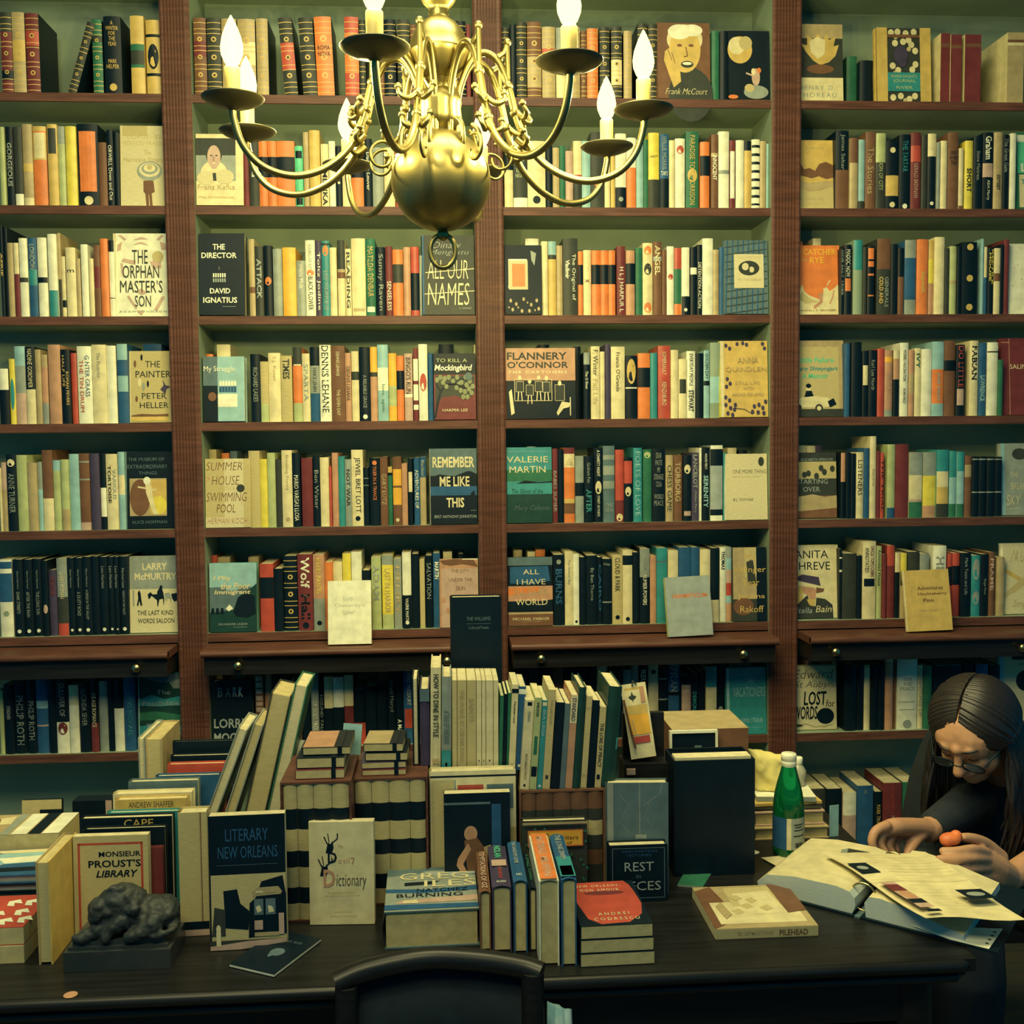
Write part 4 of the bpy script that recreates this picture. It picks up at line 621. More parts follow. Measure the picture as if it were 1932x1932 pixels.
# ------------------------------------------------------------ desk
ZT=.75
YF=at_z(1240,1834,ZT).y; XR=at_z(1872,1838,ZT).x; YB=-.70; XL=-1.15
desk=tag(empty('desk',(0,-1.1,0)),'dark-stained wooden desk crowded with books, moulded front edge, in front of bookcase','desk')
m_=MB(); m_.box(XL,XR,YF,YB,ZT-.022,ZT,'k')
m_.tube([(XL,YF,ZT-.011),(XR-.03,YF,ZT-.011),(XR-.008,YF+.012,ZT-.011),(XR,YF+.04,ZT-.011),(XR,YB,ZT-.011)],.011,'k',10)
m_.box(XL,XR-.012,YF+.012,YB-.01,ZT-.034,ZT-.022,'k'); m_.tube([(XL,YF+.010,ZT-.036),(XR-.03,YF+.010,ZT-.036),(XR-.012,YF+.03,ZT-.036),(XR-.012,YB,ZT-.036)],.008,'k',8)
part(m_.build('desk_top'),desk)
m_=MB(); m_.box(XL+.03,XR-.05,YF+.05,YF+.07,.62,ZT-.034,'k'); part(m_.build('apron'),desk)
m_=MB(); m_.box(XL+.03,XR-.05,YB-.05,YB-.03,.02,ZT-.034,'k'); part(m_.build('modesty_panel'),desk)
m_=MB(); m_.box(XR-.05,XR-.03,YF+.12,YB-.09,.02,ZT-.034,'k'); part(m_.build('side_panel'),desk)
for x,y in ((XL+.06,YF+.07),(XR-.08,YF+.07),(XL+.06,YB-.06),(XR-.08,YB-.06)):
    m_=MB(); m_.lathe([(.028,0),(.03,.05),(.022,.1),(.03,.4),(.036,.6),(.036,ZT-.036)],'k',14,(x,y,0)); part(m_.build('leg'),desk)
m_=MB(); a=at_z(150,1852,ZT); m_.lathe([(.011,.0003),(.007,.0006)],'s',12,(a.x,YF+.006,ZT)); part(m_.build('worn_patch'),desk)['label']='worn pale patch near the front edge'
# ------------------------------------------------------------ ways to set a book down
X3,Y3,Z3=V((1,0,0)),V((0,1,0)),V((0,0,1))
def mk(P,ex,ez):
    ex=V(ex).normalized(); ez=V(ez).normalized(); ey=ez.cross(ex)
    return Matrix(((ex.x,ey.x,ez.x,P[0]),(ex.y,ey.y,ez.y,P[1]),(ex.z,ey.z,ez.z,P[2]),(0,0,0,1)))
def hz(u,v,Y,z0=ZT): return at_y(u,v,Y).z-z0
def standing(label,u0,u1,vt,Y,t,col,ops=(),z=ZT,yaw=0,lean=3,vm=None,**k):
    vm=vm or vt+80; a=at_y(u0,vm,Y);b=at_y(u1,vm,Y); h=hz((u0+u1)/2,vt,Y,z)
    M=Matrix.Translation((a.x,Y,z+t*math.sin(R(lean))+.0005))@Matrix.Rotation(R(yaw),4,'Z')@Matrix.Rotation(-R(lean),4,'X')
    return volume(k.pop('name','book'),label,M,b.x-a.x,h,t,col,ops,**k)
def lying(label,P,w,d,t,col,ops=(),rot=0,**k):            # cover up, foot towards the room, spine at its left
    M=Matrix.Translation((P[0],P[1],P[2]+t+.0004))@Matrix.Rotation(R(rot),4,'Z')@Matrix.Rotation(R(-90),4,'X')
    return volume(k.pop('name','book'),label,M,w,d,t,col,ops,**k)
def spine_out(label,u0,u1,vt,Y,d,col,sops=(),z=ZT,tilt=0,vb=None,**k):   # spine to the room
    vb=vb or vt+140; a=at_y(u0,(vt+vb)/2,Y);b=at_y(u1,(vt+vb)/2,Y); h=hz((u0+u1)/2,vt,Y,z); t=b.x-a.x
    P=V((b.x,Y,z+.0005)); ez=V((math.sin(R(tilt)),0,math.cos(R(tilt))))
    if tilt>0: P.z+=0; P.x-=math.sin(R(tilt))*h/2; P.z+=t*math.sin(R(tilt))*0
    M=mk(P,Y3,ez)
    if tilt: 
        # lift so that the lower corner rests on the support
        P.z+=t*abs(math.sin(R(tilt))) if tilt<0 else 0
        if tilt>0: P.z+=0
        M=mk(P,Y3,ez)
        low=min((M@V((0,yy,0))).z for yy in (0,t)); M=Matrix.Translation((0,0,z+.0005-low))@M
    return volume(k.pop('name','book'),label,M,d,h,t,col,(),sops=sops,**k)
def fore_out(label,u0,u1,vt,Y,d,col,z=ZT,tilt=0,h=None,vm=None,**k):   # page edges to the room, spine away
    vm=vm or vt+90; a=at_y(u0,vm,Y);b=at_y(u1,vm,Y); h=h or hz((u0+u1)/2,vt,Y,z); t=(b.x-a.x)*math.cos(R(tilt))
    ez=V((math.sin(R(tilt)),0,math.cos(R(tilt)))); M=mk(V((a.x,Y+d,z)),-Y3,ez)
    if tilt:
        low=min((M@V((0,yy,0))).z for yy in (0,t)); M=Matrix.Translation((0,0,z+.0005-low))@M
    return volume(k.pop('name','book'),label,M,d,h,t,col,k.pop('ops',()),**k)
def spine_up(label,u0,u1,vtop,vb,L,col,sops,**k):         # resting on the fore-edge, foot to the room
    A=at_z(u0,vb,ZT);B=at_z(u1,vb,ZT); t=B.x-A.x; h=hz((u0+u1)/2,vtop,A.y)
    M=mk(V((B.x,A.y,ZT+h)),-Z3,Y3)
    return volume('book',label,M,h,L,t,col,(),sops=sops,**k)
# ------------------------------------------------------------ slipcased sets, the plinth for the upright rows
def boxed(u0,u1,vt,v0,cuts,bands_,name,vlabs,clab,casec='w',d=.17):
    Y=v0; a=at_y(u0,1560,Y).x;b=at_y(u1,1560,Y).x; h=hz((u0+u1)/2,vt,Y)
    mb=MB(); w_=.004
    mb.box(a,b,Y,Y+d,ZT+.0005,ZT+w_,casec); mb.box(a,b,Y,Y+d,ZT+h-w_,ZT+h,casec); mb.box(a,a+w_,Y,Y+d,ZT+w_,ZT+h-w_,casec); mb.box(b-w_,b,Y,Y+d,ZT+w_,ZT+h-w_,casec); mb.box(a+w_,b-w_,Y+d-w_,Y+d,ZT+w_,ZT+h-w_,casec)
    tag(mb.build('slipcase'),clab,'slipcase','slipcases on the desk')
    xs=[at_y(u,1560,Y).x for u in cuts]; xs[0]=a+w_+.0005; xs[-1]=b-w_-.0005
    for i,(p,q) in enumerate(zip(xs,xs[1:])):
        s=dict(x0=p+.0004,x1=q-.0004,zb=ZT+w_,zt=ZT+h-w_-.001,yf=Y+.005,b=bands(bands_),row=9,bay=0,o=dict(text=[('h','TALES/OF THE/CITY','T' if i else 'B',7,8)][:0],dots=[],rects=[],ovals=[],a=0,b=0,l=False,n='',x=None))
        mb=MB(); spine(mb,s); tag(mb.build('book'),vlabs[i],'book',name)
    return ZT+h
o4=['first','second','third','fourth']
zA=boxed(530,664,1475,-1.294,(530,561,592,627,664),'q18K33q49K61q76K88q','slipcased volumes in the left set',[f'{o} of four tan-and-black banded volumes from the left in the case under orange-banded notebooks' for o in o4],'red-brown slipcase of four banded volumes carrying the orange-banded notebooks')
zB=boxed(666,808,1468,-1.235,(666,702,735,774,808),'q18K33q48K60q76K88q','slipcased volumes in the right set',[f'{o} of four tan-and-black banded volumes from the left in the case under small notebooks' for o in o4],'red-brown slipcase of four banded volumes beneath the pile of small notebooks')
zC=boxed(980,1142,1490,-1.205,(980,1012,1044,1078,1110,1142),'B18D30q45D60B75D','slipcased volumes in the brown set',[f'{o} brown volume from the left in dark slipcase under the leaning paperbacks' for o in o4+['fifth']],'dark brown slipcase of dim brown volumes under the leaning row of paperbacks','B',.2)
m_=MB(); xa=at_y(812,1560,-1.18).x; xb=at_y(978,1560,-1.18).x; ZR=.983; m_.box(xa,xb,-1.180,-.90,ZT+.0005,ZR,'k'); tag(m_.build('display_riser'),'dark wooden riser block behind the tan art book, carrying cream paperbacks','riser')
# ------------------------------------------------------------ upright paperbacks
GU='paperbacks standing in the upper row on the desk'
Y1=-1.165
fore_out('slim black notebook with cream page edges and elastic, standing left of the dark tall book',778,790,1279,Y1,.09,'K',z=zB,cat='notebook',name='notebook',vm=1360,group='notebooks on the slipcases')
spine_out('tall charcoal book standing left of cream book lettered about dining',793,811,1300,Y1,.12,'V',z=zB,vb=1455,group=GU,sops=[('r',0,0,1,.16,'x')])
def up(label,u0,u1,vt,col,z,Y,tilt,sops=(),d=.11,soft=True,**k): return spine_out(label,u0,u1,vt,Y,d,col,sops,z,tilt,None,soft=soft,group=k.pop('group',GU),spine=k.pop('spine',None),**k)
up('tallest cream hardback with black spine lettering about dining in style',812,831,1260,'C',ZR,-1.17,1,[('v','HOW TO DINE IN STYLE',.25,.06,.8,.66,'D'),('r',.2,.87,.85,.92,'T')],soft=False,d=.13)
up('grey-green book with teal foot beside the cream dining book',833,851,1277,'S',ZR,-1.17,1,[('r',0,.77,1,1,'E'),('v','A TALE OF THE RIVER',.2,.35,.8,.7,'x'),('r',.4,.9,.6,.94,'C')],soft=False)
cr=[(853,862,'thinnest'),(863,880,'lettered'),(881,898,'widest'),(899,908,'plain'),(909,916,'very thin'),(917,930,'broad blank'),(931,940,'last')]
for i,(a,b,_) in enumerate(cr):
    lab=['slim straw-coloured paperback right of the teal-footed book','straw paperback with vertical capitals, second in the cream run right of the teal foot','widest darker straw paperback, third in the cream run','fourth paperback in the cream run, small dark dot near foot','thinnest paperback in the cream run, fifth along','broad blank cream paperback, sixth in the cream run','last cream paperback beside the short green ones'][i]
    up(lab,a,b,1284,'C' if i in(3,4,5,6) else 'q',ZR,Y1-.005,.6,[('v','THE WAKE AT CEDAR PARK',.25,.1,.75,.9,'T')] if i==1 else ([('r',.4,.88,.6,.9,'D')] if i in(3,4,5) else ([('v','SAINTS',.2,.2,.8,.45,'T')] if i==2 else ())))
up('short green paperback beside the cream run',942,949,1313,'G',ZR,Y1-.005,2); up('thin black paperback between two short green ones',950,956,1310,'K',ZR,Y1-.005,2); up('second short green paperback right of the thin black one',957,963,1308,'G',ZR,Y1-.005,2)
up('cream paperback with black head band, left of the blue one',963,975,1292,'C',ZR,Y1-.01,3,[('r',0,.05,1,.1,'K'),('v','Penelope Lane',.3,.2,.7,.45,'D'),('r',.3,.93,.7,.96,'K')])
up('navy blue paperback standing at the end of the upper row',976,989,1296,'U',ZR,Y1-.01,3,[('r',0,.03,1,.09,'W'),('r',.3,.93,.7,.96,'W')])
GR='paperbacks leaning on the dark slipcase'; Y2=-1.20
def lo(label,u0,u1,vt,col,sops=(),tilt=4.2,d=.125,soft=True,**k): return up(label,u0,u1,vt,col,zC,Y2,tilt,sops,d,soft,group=GR,**k)
lo('broad cream paperback with small black bow near its head, start of the leaning row',986,1003,1322,'C',[('r',.25,.02,.75,.06,'K'),('v','THE MANOR',.35,.12,.65,.24,'S'),('v','MUHAMMAD FINCH',.35,.6,.65,.88,'T'),('r',.35,.94,.6,.965,'K')])
lo('olive paperback with a dark house shape near its foot',1004,1017,1317,'L',[('r',.1,.75,.9,.86,'K'),('v','SHELDON',.3,.05,.7,.2,'K'),('r',.25,.42,.75,.62,'G')])
lo('bright teal paperback in the leaning row',1018,1028,1322,'E',[('r',.1,.02,.9,.06,'C'),('v','SEA LEGS',.25,.1,.75,.4,'A'),('r',.3,.95,.7,.975,'W')])
lo('straw paperback with dark rosette near its foot, right of the teal one',1029,1043,1302,'q',[('v','THE QUIET ROAD',.3,.1,.7,.35,'T'),('r',.3,.86,.7,.9,'D')])
lo('black paperback right of the straw one with rosette',1044,1060,1326,'K'); lo('charcoal paperback beside the orange-footed one',1061,1071,1328,'x')
lo('paperback with orange lower spine and dark lettered cream head',1072,1085,1312,'s',[('r',0,0,1,.3,'C'),('v','STANDARD',.2,.03,.8,.28,'V')]); lo('black hardback with bright page top behind orange-footed paperback',1086,1100,1297,'c',soft=False)
lo('tan paperback between two black ones in the leaning row',1101,1112,1314,'q',[('r',.0,.12,1,.14,'T'),('r',0,.85,1,.87,'T')]); lo('black paperback left of the lettered straw one',1113,1126,1322,'K')
lo('straw paperback with heavy dark gothic lettering near the end of leaning row',1127,1139,1334,'q',[('v','THE LORE OF PIRACY',.2,.2,.8,.75,'D'),('r',.2,.84,.7,.9,'K')])
lo('tall deep-teal hardback ending the leaning row',1141,1166,1296,'c',[('r',.85,.5,.95,.62,'E')],tilt=5,soft=False,d=.14)
# ------------------------------------------------------------ the file of covers at the left
GF='books filed one behind another at the left of the desk'
fl=[('small cream book with red frame and black title about a library, front of the file',137,279,1580,-1.315,.017,'q',[('f',.06,.07,.93,1.1,.004,'R'),('t','MONSIEUR',.34,.16,.9,.215,'K','b'),('t',"PROUST'S",.2,.245,.9,.32,'K','b'),('t','LIBRARY',.3,.35,.86,.42,'K','b',.25)]),
('maroon cover showing beside the small cream library book',250,307,1602,-1.295,.012,'M',()),
('navy book with white page top directly behind the cream library book',157,311,1566,-1.278,.018,'K',()),
('black book with gold capitals peeping over navy book',150,324,1546,-1.243,.024,'K',[('t','CAPE',.48,.02,.80,.10,'F')]),
('teal-edged book behind the black one with gold capitals',202,343,1535,-1.207,.02,'E',()),
('amber book with dark capitals across its top, middle of the file',217,352,1511,-1.16,.026,'F',[('t','ANDREW SHAFFER',.19,.025,.82,.085,'D')]),
('thick white-topped book behind the amber one',213,362,1500,-1.12,.03,'C',()),
('grey-blue book standing behind thick white-topped one',242,373,1477,-1.075,.026,'x',()),
('navy book with cream top in rear half of the file',294,413,1466,-1.03,.022,'U',()),
('maroon cloth book near the back of the file',316,423,1444,-.99,.022,'R',()),
('black book with rounded white corner near the back of the file',322,438,1428,-.955,.022,'K',()),
('black book with thin white top at the very back of the file',326,446,1401,-.915,.018,'K',())]
for lab,u0,u1,vt,Y,t,c,ops in fl: standing(lab,u0,u1,vt,Y,t,c,ops,lean=2,group=GF,vm=vt+60,soft=(c in'q'))
fore_out('thin grey book standing with its page edge out at the back left',263,276,1392,-.93,.15,'S',group='books with page edges out'); fore_out('thick tan-edged book standing behind the filed row at the left',277,309,1393,-.93,.15,'T',group='books with page edges out',pages='q')
# tall volumes leaning to the right behind it
GL_='tall art books leaning right'
def lean_fore(label,bl,tl,wpx,Y,col,pages='q',d=.115,ops=(),**k):
    a=at_y(*bl,Y);b=at_y(*tl,Y); ez=(b-a).normalized(); t=wpx*(Y-EYE.y)/F*1.0*math.cos(math.atan2(ez.x,ez.z))
    s=(a.z-ZT)/ez.z; P=a-ez*s; h=(b-P).length
    M=mk(V((P.x,Y+d,P.z)),-Y3,ez)
    low=min((M@V((0,yy,0))).z for yy in (0,t)); M=Matrix.Translation((0,0,ZT+.0006-low))@M; h-=(ZT-low)
    return volume('book',label,M,d,h,t,col,ops,group=GL_,pages=pages,**k)
lean_fore('thin pale book leaning furthest left of the tall leaning art books',(405,1500),(452,1372),20,-1.13,'S',pages='p')
lean_fore('tall grey-edged book leaning steeply, second of the tall leaning art books',(437,1500),(481,1364),20,-1.13,'S',pages='q')
lean_fore('thick tan-edged art book leaning in the middle of the tall leaning books',(471,1500),(514,1306),40,-1.13,'D',pages='q')
lean_fore('tallest leaning art book with green and red picture cover',(512,1500),(558,1290),26,-1.13,'G',pages='p',back='G')
standing('tall plain black book with faint lettering rising behind the cream paperbacks',852,947,1128,-1.025,.04,'K',[('t','THE WILLIAMS',.3,.13,.78,.155,'x'),('l','x',.0006,[(.3,.175),(.78,.175)]),('t','Collected Poems',.34,.19,.74,.21,'x')],z=ZR,lean=1,vm=1200)
# ------------------------------------------------------------ notebooks on the slipcases
def notebook(label,P,w,d,t,col,band=None,group='small notebooks piled on the slipcases',rot=0,bx=.74):
    root=lying(label,P,w,d,t,col,([('r',0,.02,bx-.08,.98,band)] if band else [])+[('r',bx,0,bx+.09,1,'K')],rot,cat='notebook',name='notebook',soft=True,pages='q',group=group)
    mb=MB(); mb.box(bx*w,bx*w+.008,-.0012,-.0004,-.0008,d,'K'); mb.box(bx*w,bx*w+.008,-.0004,t+.0002,-.0012,-.0002,'K'); part(mb.build('elastic_band'),root).matrix_parent_inverse=Matrix()
    return root
n0=at_y(557,1463,-1.28); zz=zA+.0005
notebook('lowest notebook of the orange-banded pile',(n0.x,-1.28,zz),.088,.12,.017,'M'); notebook('black notebook in the middle of the orange-banded pile',(n0.x+.002,-1.275,zz+.0185),.086,.12,.019,'K')
notebook('black notebook wrapped in an orange band, topmost of the left pile',(n0.x+.012,-1.262,zz+.039),.086,.115,.014,'K','s')
n0=at_y(683,1461,-1.22); zz=zB+.0005
notebook('lowest cream-edged pad of the small notebook pile',(n0.x,-1.22,zz),.082,.1,.011,'M'); notebook('second cream-edged pad of the small notebook pile',(n0.x-.001,-1.218,zz+.0125),.083,.1,.012,'V',rot=2)
notebook('black notebook third up in the small notebook pile',(n0.x+.006,-1.213,zz+.0265),.079,.1,.015,'K',rot=-2); notebook('tan-banded black notebook, topmost of the small notebook pile',(n0.x+.003,-1.210,zz+.0435),.074,.095,.015,'K','T',rot=-3)
m_=MB(); p=at_y(662,1428,-1.13); m_.T=Matrix.Translation((p.x,-1.13,zA))@Matrix.Rotation(R(-20),4,'Z')@Matrix.Rotation(R(-12),4,'X'); m_.box(-.02,.02,0,.0012,0.0005,.06,'A'); tag(m_.build('card'),'light blue card standing between the two notebook piles','card')
# crumpled tissue behind the leaning books
def crumple(name,label,cat,pts,Y,thick,col,amp=.006,n=14,seed=3,lift=None,tr=None):
    rnd=random.Random(seed); q=[at_y(u,v,Y) for u,v in pts]       # corners tl,tr,br,bl
    mb=MB(); P=[];
    import mathutils
    for side in (0,1):
        for j in range(n+1):
            for i in range(n+1):
                a=q[0].lerp(q[1],i/n);b=q[3].lerp(q[2],i/n); p=a.lerp(b,j/n)
                e=math.sin(math.pi*i/n)**.5*math.sin(math.pi*j/n)**.5 if 0<i<n and 0<j<n else 0
                nz=mathutils.noise.noise(V((p.x*28,p.z*28,side*7.3+seed)))+.6*mathutils.noise.noise(V((p.x*70,p.z*70,side*3.1+seed)))
                P.append((p.x+rnd.uniform(-1,1)*amp*.15,Y+(thick*(.5 if side else -.5))*(.15+.85*e)+amp*nz,max(p.z+ amp*.3*nz,(ZT if lift is None else lift)+.001)))
    N=(n+1)**2; fs=[]
    for j in range(n):
        for i in range(n):
            a=j*(n+1)+i; fs.append((a,a+n+1,a+n+2,a+1)); fs.append((N+a,N+a+1,N+a+n+2,N+a+n+1))
    rim=[i for i in range(n+1)]+[j*(n+1)+n for j in range(1,n+1)]+[n*(n+1)+i for i in range(n-1,-1,-1)]+[j*(n+1) for j in range(n-1,0,-1)]
    for a,b in zip(rim,rim[1:]+rim[:1]): fs.append((a,b,N+b,N+a))
    mb.add(P,fs,col,True); return tag(mb.build(name),label,cat)
pmat('tissue','tissue_paper',(.55,.58,.5),.8); pmat('bag','yellow_paper_bag',(.78,.66,.22),.6); pmat('sack','pale_blue_sacking',(.28,.42,.45),.8,0,(.12,.28,.33),30)
crumple('tissue_wrap','crumpled pale tissue wrap behind leaning art books','tissue',((545,1395),(592,1400),(578,1445),(535,1440)),-1.02,.05,'tissue',.008,lift=.90)
# ------------------------------------------------------------ covers standing in the middle
GM='books standing face-out on the desk'
standing('tall tan slipcover with brown stripe standing left of the streetcar book',338,392,1536,-1.335,.035,'q',[('r',.72,0,.8,1,'T'),('r',.76,0,.79,1,'B'),('r',0,.885,1,.95,'K'),('r',0,.95,1,1,'P')],group=GM,yaw=3,lean=1,vm=1650)
def streetcar():
    return [('r',0,0,1,.44,'K'),('t','LITERARY',.22,.1,.78,.19,'U'),('t','NEW ORLEANS',.12,.23,.9,.32,'U'),('l','x',.0006,[(.1,.37),(.9,.37)]),('r',0,.44,1,1,'q'),('r',0,.44,.02,1,'K'),('p','K',[(.18,.56),(.36,.55),(.4,.66),(.52,.72),(.5,.86),(.2,.84)]),('p','D',[(.06,.68),(.2,.7),(.2,.9),(.02,.9)]),('p','K',[(.6,.62),(.68,.5),(.96,.46),(1,.6),(1,.9),(.5,.92),(.52,.66)]),('p','T',[(.55,.58),(.62,.545),(.9,.54),(.95,.58),(.93,.6),(.57,.61)]),('r',.58,.63,.7,.75,'x'),('r',.73,.63,.86,.75,'x'),('p','C',[(.6,.69),(.65,.675),(.68,.72),(.62,.735)]),('p','C',[(.76,.68),(.82,.69),(.84,.73),(.77,.735)]),('r',.6,.57,.7,.585,'C'),('r',.74,.57,.86,.585,'T'),('r',.58,.79,.69,.86,'P'),('r',.58,.88,.9,.91,'T'),('r',.0,.93,1,1,'D'),('p','P',[(0,.97),(.5,.94),(1,.93),(1,.96),(.4,1),(0,1)]),('r',.08,.86,.14,.97,'C'),('o',.11,.84,.03,.03,'C'),('r',.9,.74,.97,.9,'P')]
standing('black-topped book with sepia streetcar photograph on its cover',394,538,1542,-1.392,.022,'K',streetcar(),group=GM,yaw=2,lean=1.5,vm=1660,soft=True)
HEAD=lambda u,v,s:[('p','K',[(u-s,v+s),(u-.5*s,v-.4*s),(u,v-.2*s),(u+.5*s,v-.6*s),(u+.7*s,v+.3*s),(u+.3*s,v+s)]),('l','K',.0022,[(u-.6*s,v-.2*s),(u-1.3*s,v-1.2*s)]),('l','K',.0022,[(u+.5*s,v-.4*s),(u+1.5*s,v-.9*s),(u+1.5*s,v-1.6*s)]),('l','K',.0016,[(u-.2*s,v-.4*s),(u-.5*s,v-1.6*s)])]
standing('small ivory book with inky horned letters on its cover, centre of the desk',583,706,1553,at_z(640,1744,ZT).y,.02,'p',[('r',0,0,1,1,'C'),*HEAD(.33,.23,.075),*HEAD(.24,.45,.075),('t','D',.29,.29,.43,.40,'K','b'),('o',.37,.34,.02,.015,'C'),('t','evil',.45,.345,.62,.40,'s','t'),('l','s',.0015,[(.64,.35),(.7,.35),(.66,.41)]),('t','The',.45,.22,.53,.25,'T'),('t','D',.22,.46,.4,.63,'s','b'),('t','ictionary',.42,.51,.88,.66,'K','t',.1),('t','A selected new edition',.28,.67,.7,.69,'q'),('t','with drawings by several hands',.22,.7,.78,.72,'q'),('t','Introduction by',.38,.86,.64,.88,'q'),('t','James Winters',.32,.9,.72,.92,'q')],group=GM,yaw=-3,lean=2,soft=True,vm=1650)
standing('tan art book with maroon and slate panels behind the dark portrait book',812,974,1457,-1.220,.03,'C',[('r',.0,.035,1,.05,'K'),('r',.02,.07,.3,.3,'S'),('r',.02,.07,.28,1,'q'),('r',.32,.11,.62,.22,'R'),('r',.66,.11,.97,.3,'x'),('r',.93,.45,1,1,'q')],group=GM,lean=1.5,vm=1530)
standing('dark photographic book of a bowed figure with reddish arm',838,963,1500,-1.252,.024,'K',[('r',0,.08,.7,.1,'x'),('o',.4,.36,.1,.07,'s'),('p','B',[(.3,.42),(.5,.4),(.62,.5),(.6,.8),(.36,.8)]),('p','s',[(.36,.44),(.2,.58),(.18,.64),(.36,.82),(.42,.8),(.28,.63),(.4,.5)]),('r',.72,.1,.86,1,'U'),('p','T',[(.6,.48),(.7,.46),(.72,.6),(.6,.62)])],group=GM,lean=2,vm=1560,soft=True)
standing('speckled green-black book with yellow label edged in orange',986,1108,1550,-1.250,.022,'D',[*leaves([(random.random(),random.random()) for _ in range(60)],'G',.02),('r',.08,.1,.93,.3,'O'),('r',.1,.115,.91,.285,'Q'),('t','Cities',.18,.13,.4,.17,'K'),('t','Writers',.5,.17,.86,.22,'K','r',.2),('t','of',.68,.24,.76,.275,'K'),('r',0,0,1,.03,'T')],group=GM,lean=1,vm=1600)
yR=at_z(1205,1702,ZT).y
standing('small black book framed by a thin grey line, below the grey-green journal',1150,1260,1596,yR,.028,'K',[('f',.05,.05,.95,.94,.0012,'x'),('t','FASCINATING',.22,.09,.82,.13,'U'),('t','HISTORIES',.3,.16,.72,.2,'U'),('t','REST',.26,.3,.76,.46,'i'),('t','in',.46,.52,.54,.58,'x'),('t','PIECES',.14,.64,.88,.8,'i')],group=GM,lean=1,vm=1650)
zt_=hz(1205,1478,yR+.036)
standing('tall grey-green embossed journal with a clasp cord standing behind the small black book',1146,1260,1478,yR+.036,.03,'x',[('l','S',.0014,[(.53,.0),(.53,.5)]),('l','S',.001,[(.9,0),(.86,.1),(.6,.2)]),('l','S',.0006,[(.2,.1),(.35,.2),(.2,.35),(.35,.44)]),('l','S',.0006,[(.7,.14),(.62,.3),(.76,.42)]),('r',0,0,.1,1,'S'),('r',.46,.46,.64,.5,'S')],group=GM,lean=1,vm=1540,pages='C',yaw=-4)
# box file, wooden box, frame, bookmark stand
yK=at_z(1348,1652,ZT).y
root=tag(empty('box_file',(at_y(1272,1560,yK).x,yK,ZT)),'large black box file with loose cream papers showing at the top','box file')
wK=at_y(1424,1560,yK).x-at_y(1272,1560,yK).x; hK=hz(1348,1434,yK)
m_=MB(); m_.box(0,wK,0,.003,.0005,hK,'K');m_.box(0,wK,.085,.088,.0005,hK,'K');m_.box(0,.003,.003,.085,.0005,hK,'K');m_.box(wK-.003,wK,.003,.085,.0005,hK,'K');m_.box(.003,wK-.003,.003,.085,.0005,.003,'K'); part(m_.build('case'),root).matrix_parent_inverse=Matrix()
m_=MB(); m_.box(.004,wK-.006,.008,.04,.004,hK+.004,'p'); part(m_.build('papers'),root).matrix_parent_inverse=Matrix()
yJ=-.94; xj0=at_y(1268,1420,yJ).x; xj1=at_y(1412,1420,yJ).x; hJ=hz(1340,1375,yJ)
m_=MB(); m_.box(xj0,xj1,yJ,yJ+.16,ZT+.0005,ZT+hJ,'B',top='T'); tag(m_.build('storage_box'),'brown box with a tan lid behind the black box file','box')
yq=yJ-.035; xa=at_y(1266,1410,yq).x; xb=at_y(1357,1410,yq).x; hq=hz(1310,1381,yq)
root=tag(empty('picture_frame',(xa,yq,ZT)),'dark picture in a thin white frame leaning on the brown box','picture frame'); wq=xb-xa
m_=MB(); m_.T=Matrix.Rotation(R(-3),4,'X')
for b_ in ((0,wq,hq-.006,hq),(0,wq,.0006,.006),(0,.005,.006,hq-.006),(wq-.005,wq,.006,hq-.006)): m_.box(b_[0],b_[1],0,.01,b_[2],b_[3],'W')
part(m_.build('frame'),root).matrix_parent_inverse=Matrix()
m_=MB(); m_.T=Matrix.Rotation(R(-3),4,'X'); m_.box(.005,wq-.005,.003,.008,.006,hq-.006,'K'); m_.box(.03,.05,.002,.003,.09,.2,'U'); m_.box(.055,.07,.002,.003,.07,.21,'x'); part(m_.build('picture'),root).matrix_parent_inverse=Matrix()
yS=-1.10; xs0=at_y(1178,1400,yS).x; xs1=at_y(1266,1400,yS).x; zl=at_y(1215,1442,yS).z
root=tag(empty('bookmark_stand',(xs0,yS,ZT)),'dark wooden stand holding a yellow bookmark upright','stand'); W_=xs1-xs0
m_=MB(); m_.box(0,W_,0,.07,.0005,zl-ZT,'k'); part(m_.build('base'),root).matrix_parent_inverse=Matrix()
m_=MB(); m_.box(.006,W_-.004,.05,.066,zl-ZT,hz(1230,1345,yS+.05),'k'); part(m_.build('back_board'),root).matrix_parent_inverse=Matrix()
m_=MB(); m_.box(.004,.022,-.004,.0,zl-ZT-.02,zl-ZT-.008,'P'); part(m_.build('price_tag'),root).matrix_parent_inverse=Matrix()
bm=at_y(1192,1440,yS+.012); M=Matrix.Translation((bm.x,yS+.012,zl+.0006))@Matrix.Rotation(R(-7),4,'Y')@Matrix.Rotation(R(-9),4,'X')
m_=MB(); m_.T=M; bw,bh=.052,.158; m_.box(0,bw,0,.0012,.006,bh,'C'); fc=Face(m_,(0,0,bh),(1,0,0),(0,0,-1),(0,-1,0),bw,bh,None,.00012)
draw(fc,[('r',.12,.05,.9,.08,'F'),('o',.4,.18,.1,.03,'D'),('p','D',[(.4,.1),(.46,.16),(.4,.25),(.34,.16)]),('p','D',[(.24,.17),(.32,.15),(.34,.21)]),('p','D',[(.56,.17),(.48,.15),(.46,.21)]),('r',.72,.05,.9,.26,'s'),('r',.1,.28,.92,.66,'Q'),('r',.1,.28,.92,.4,'F'),('l','T',.002,[(.25,.45),(.35,.7)]),('r',.2,.68,.86,.77,'R')])
bo=m_.build('bookmark'); tag(bo,'yellow and cream bookmark with a lily emblem and maroon bar on wooden stand','bookmark')
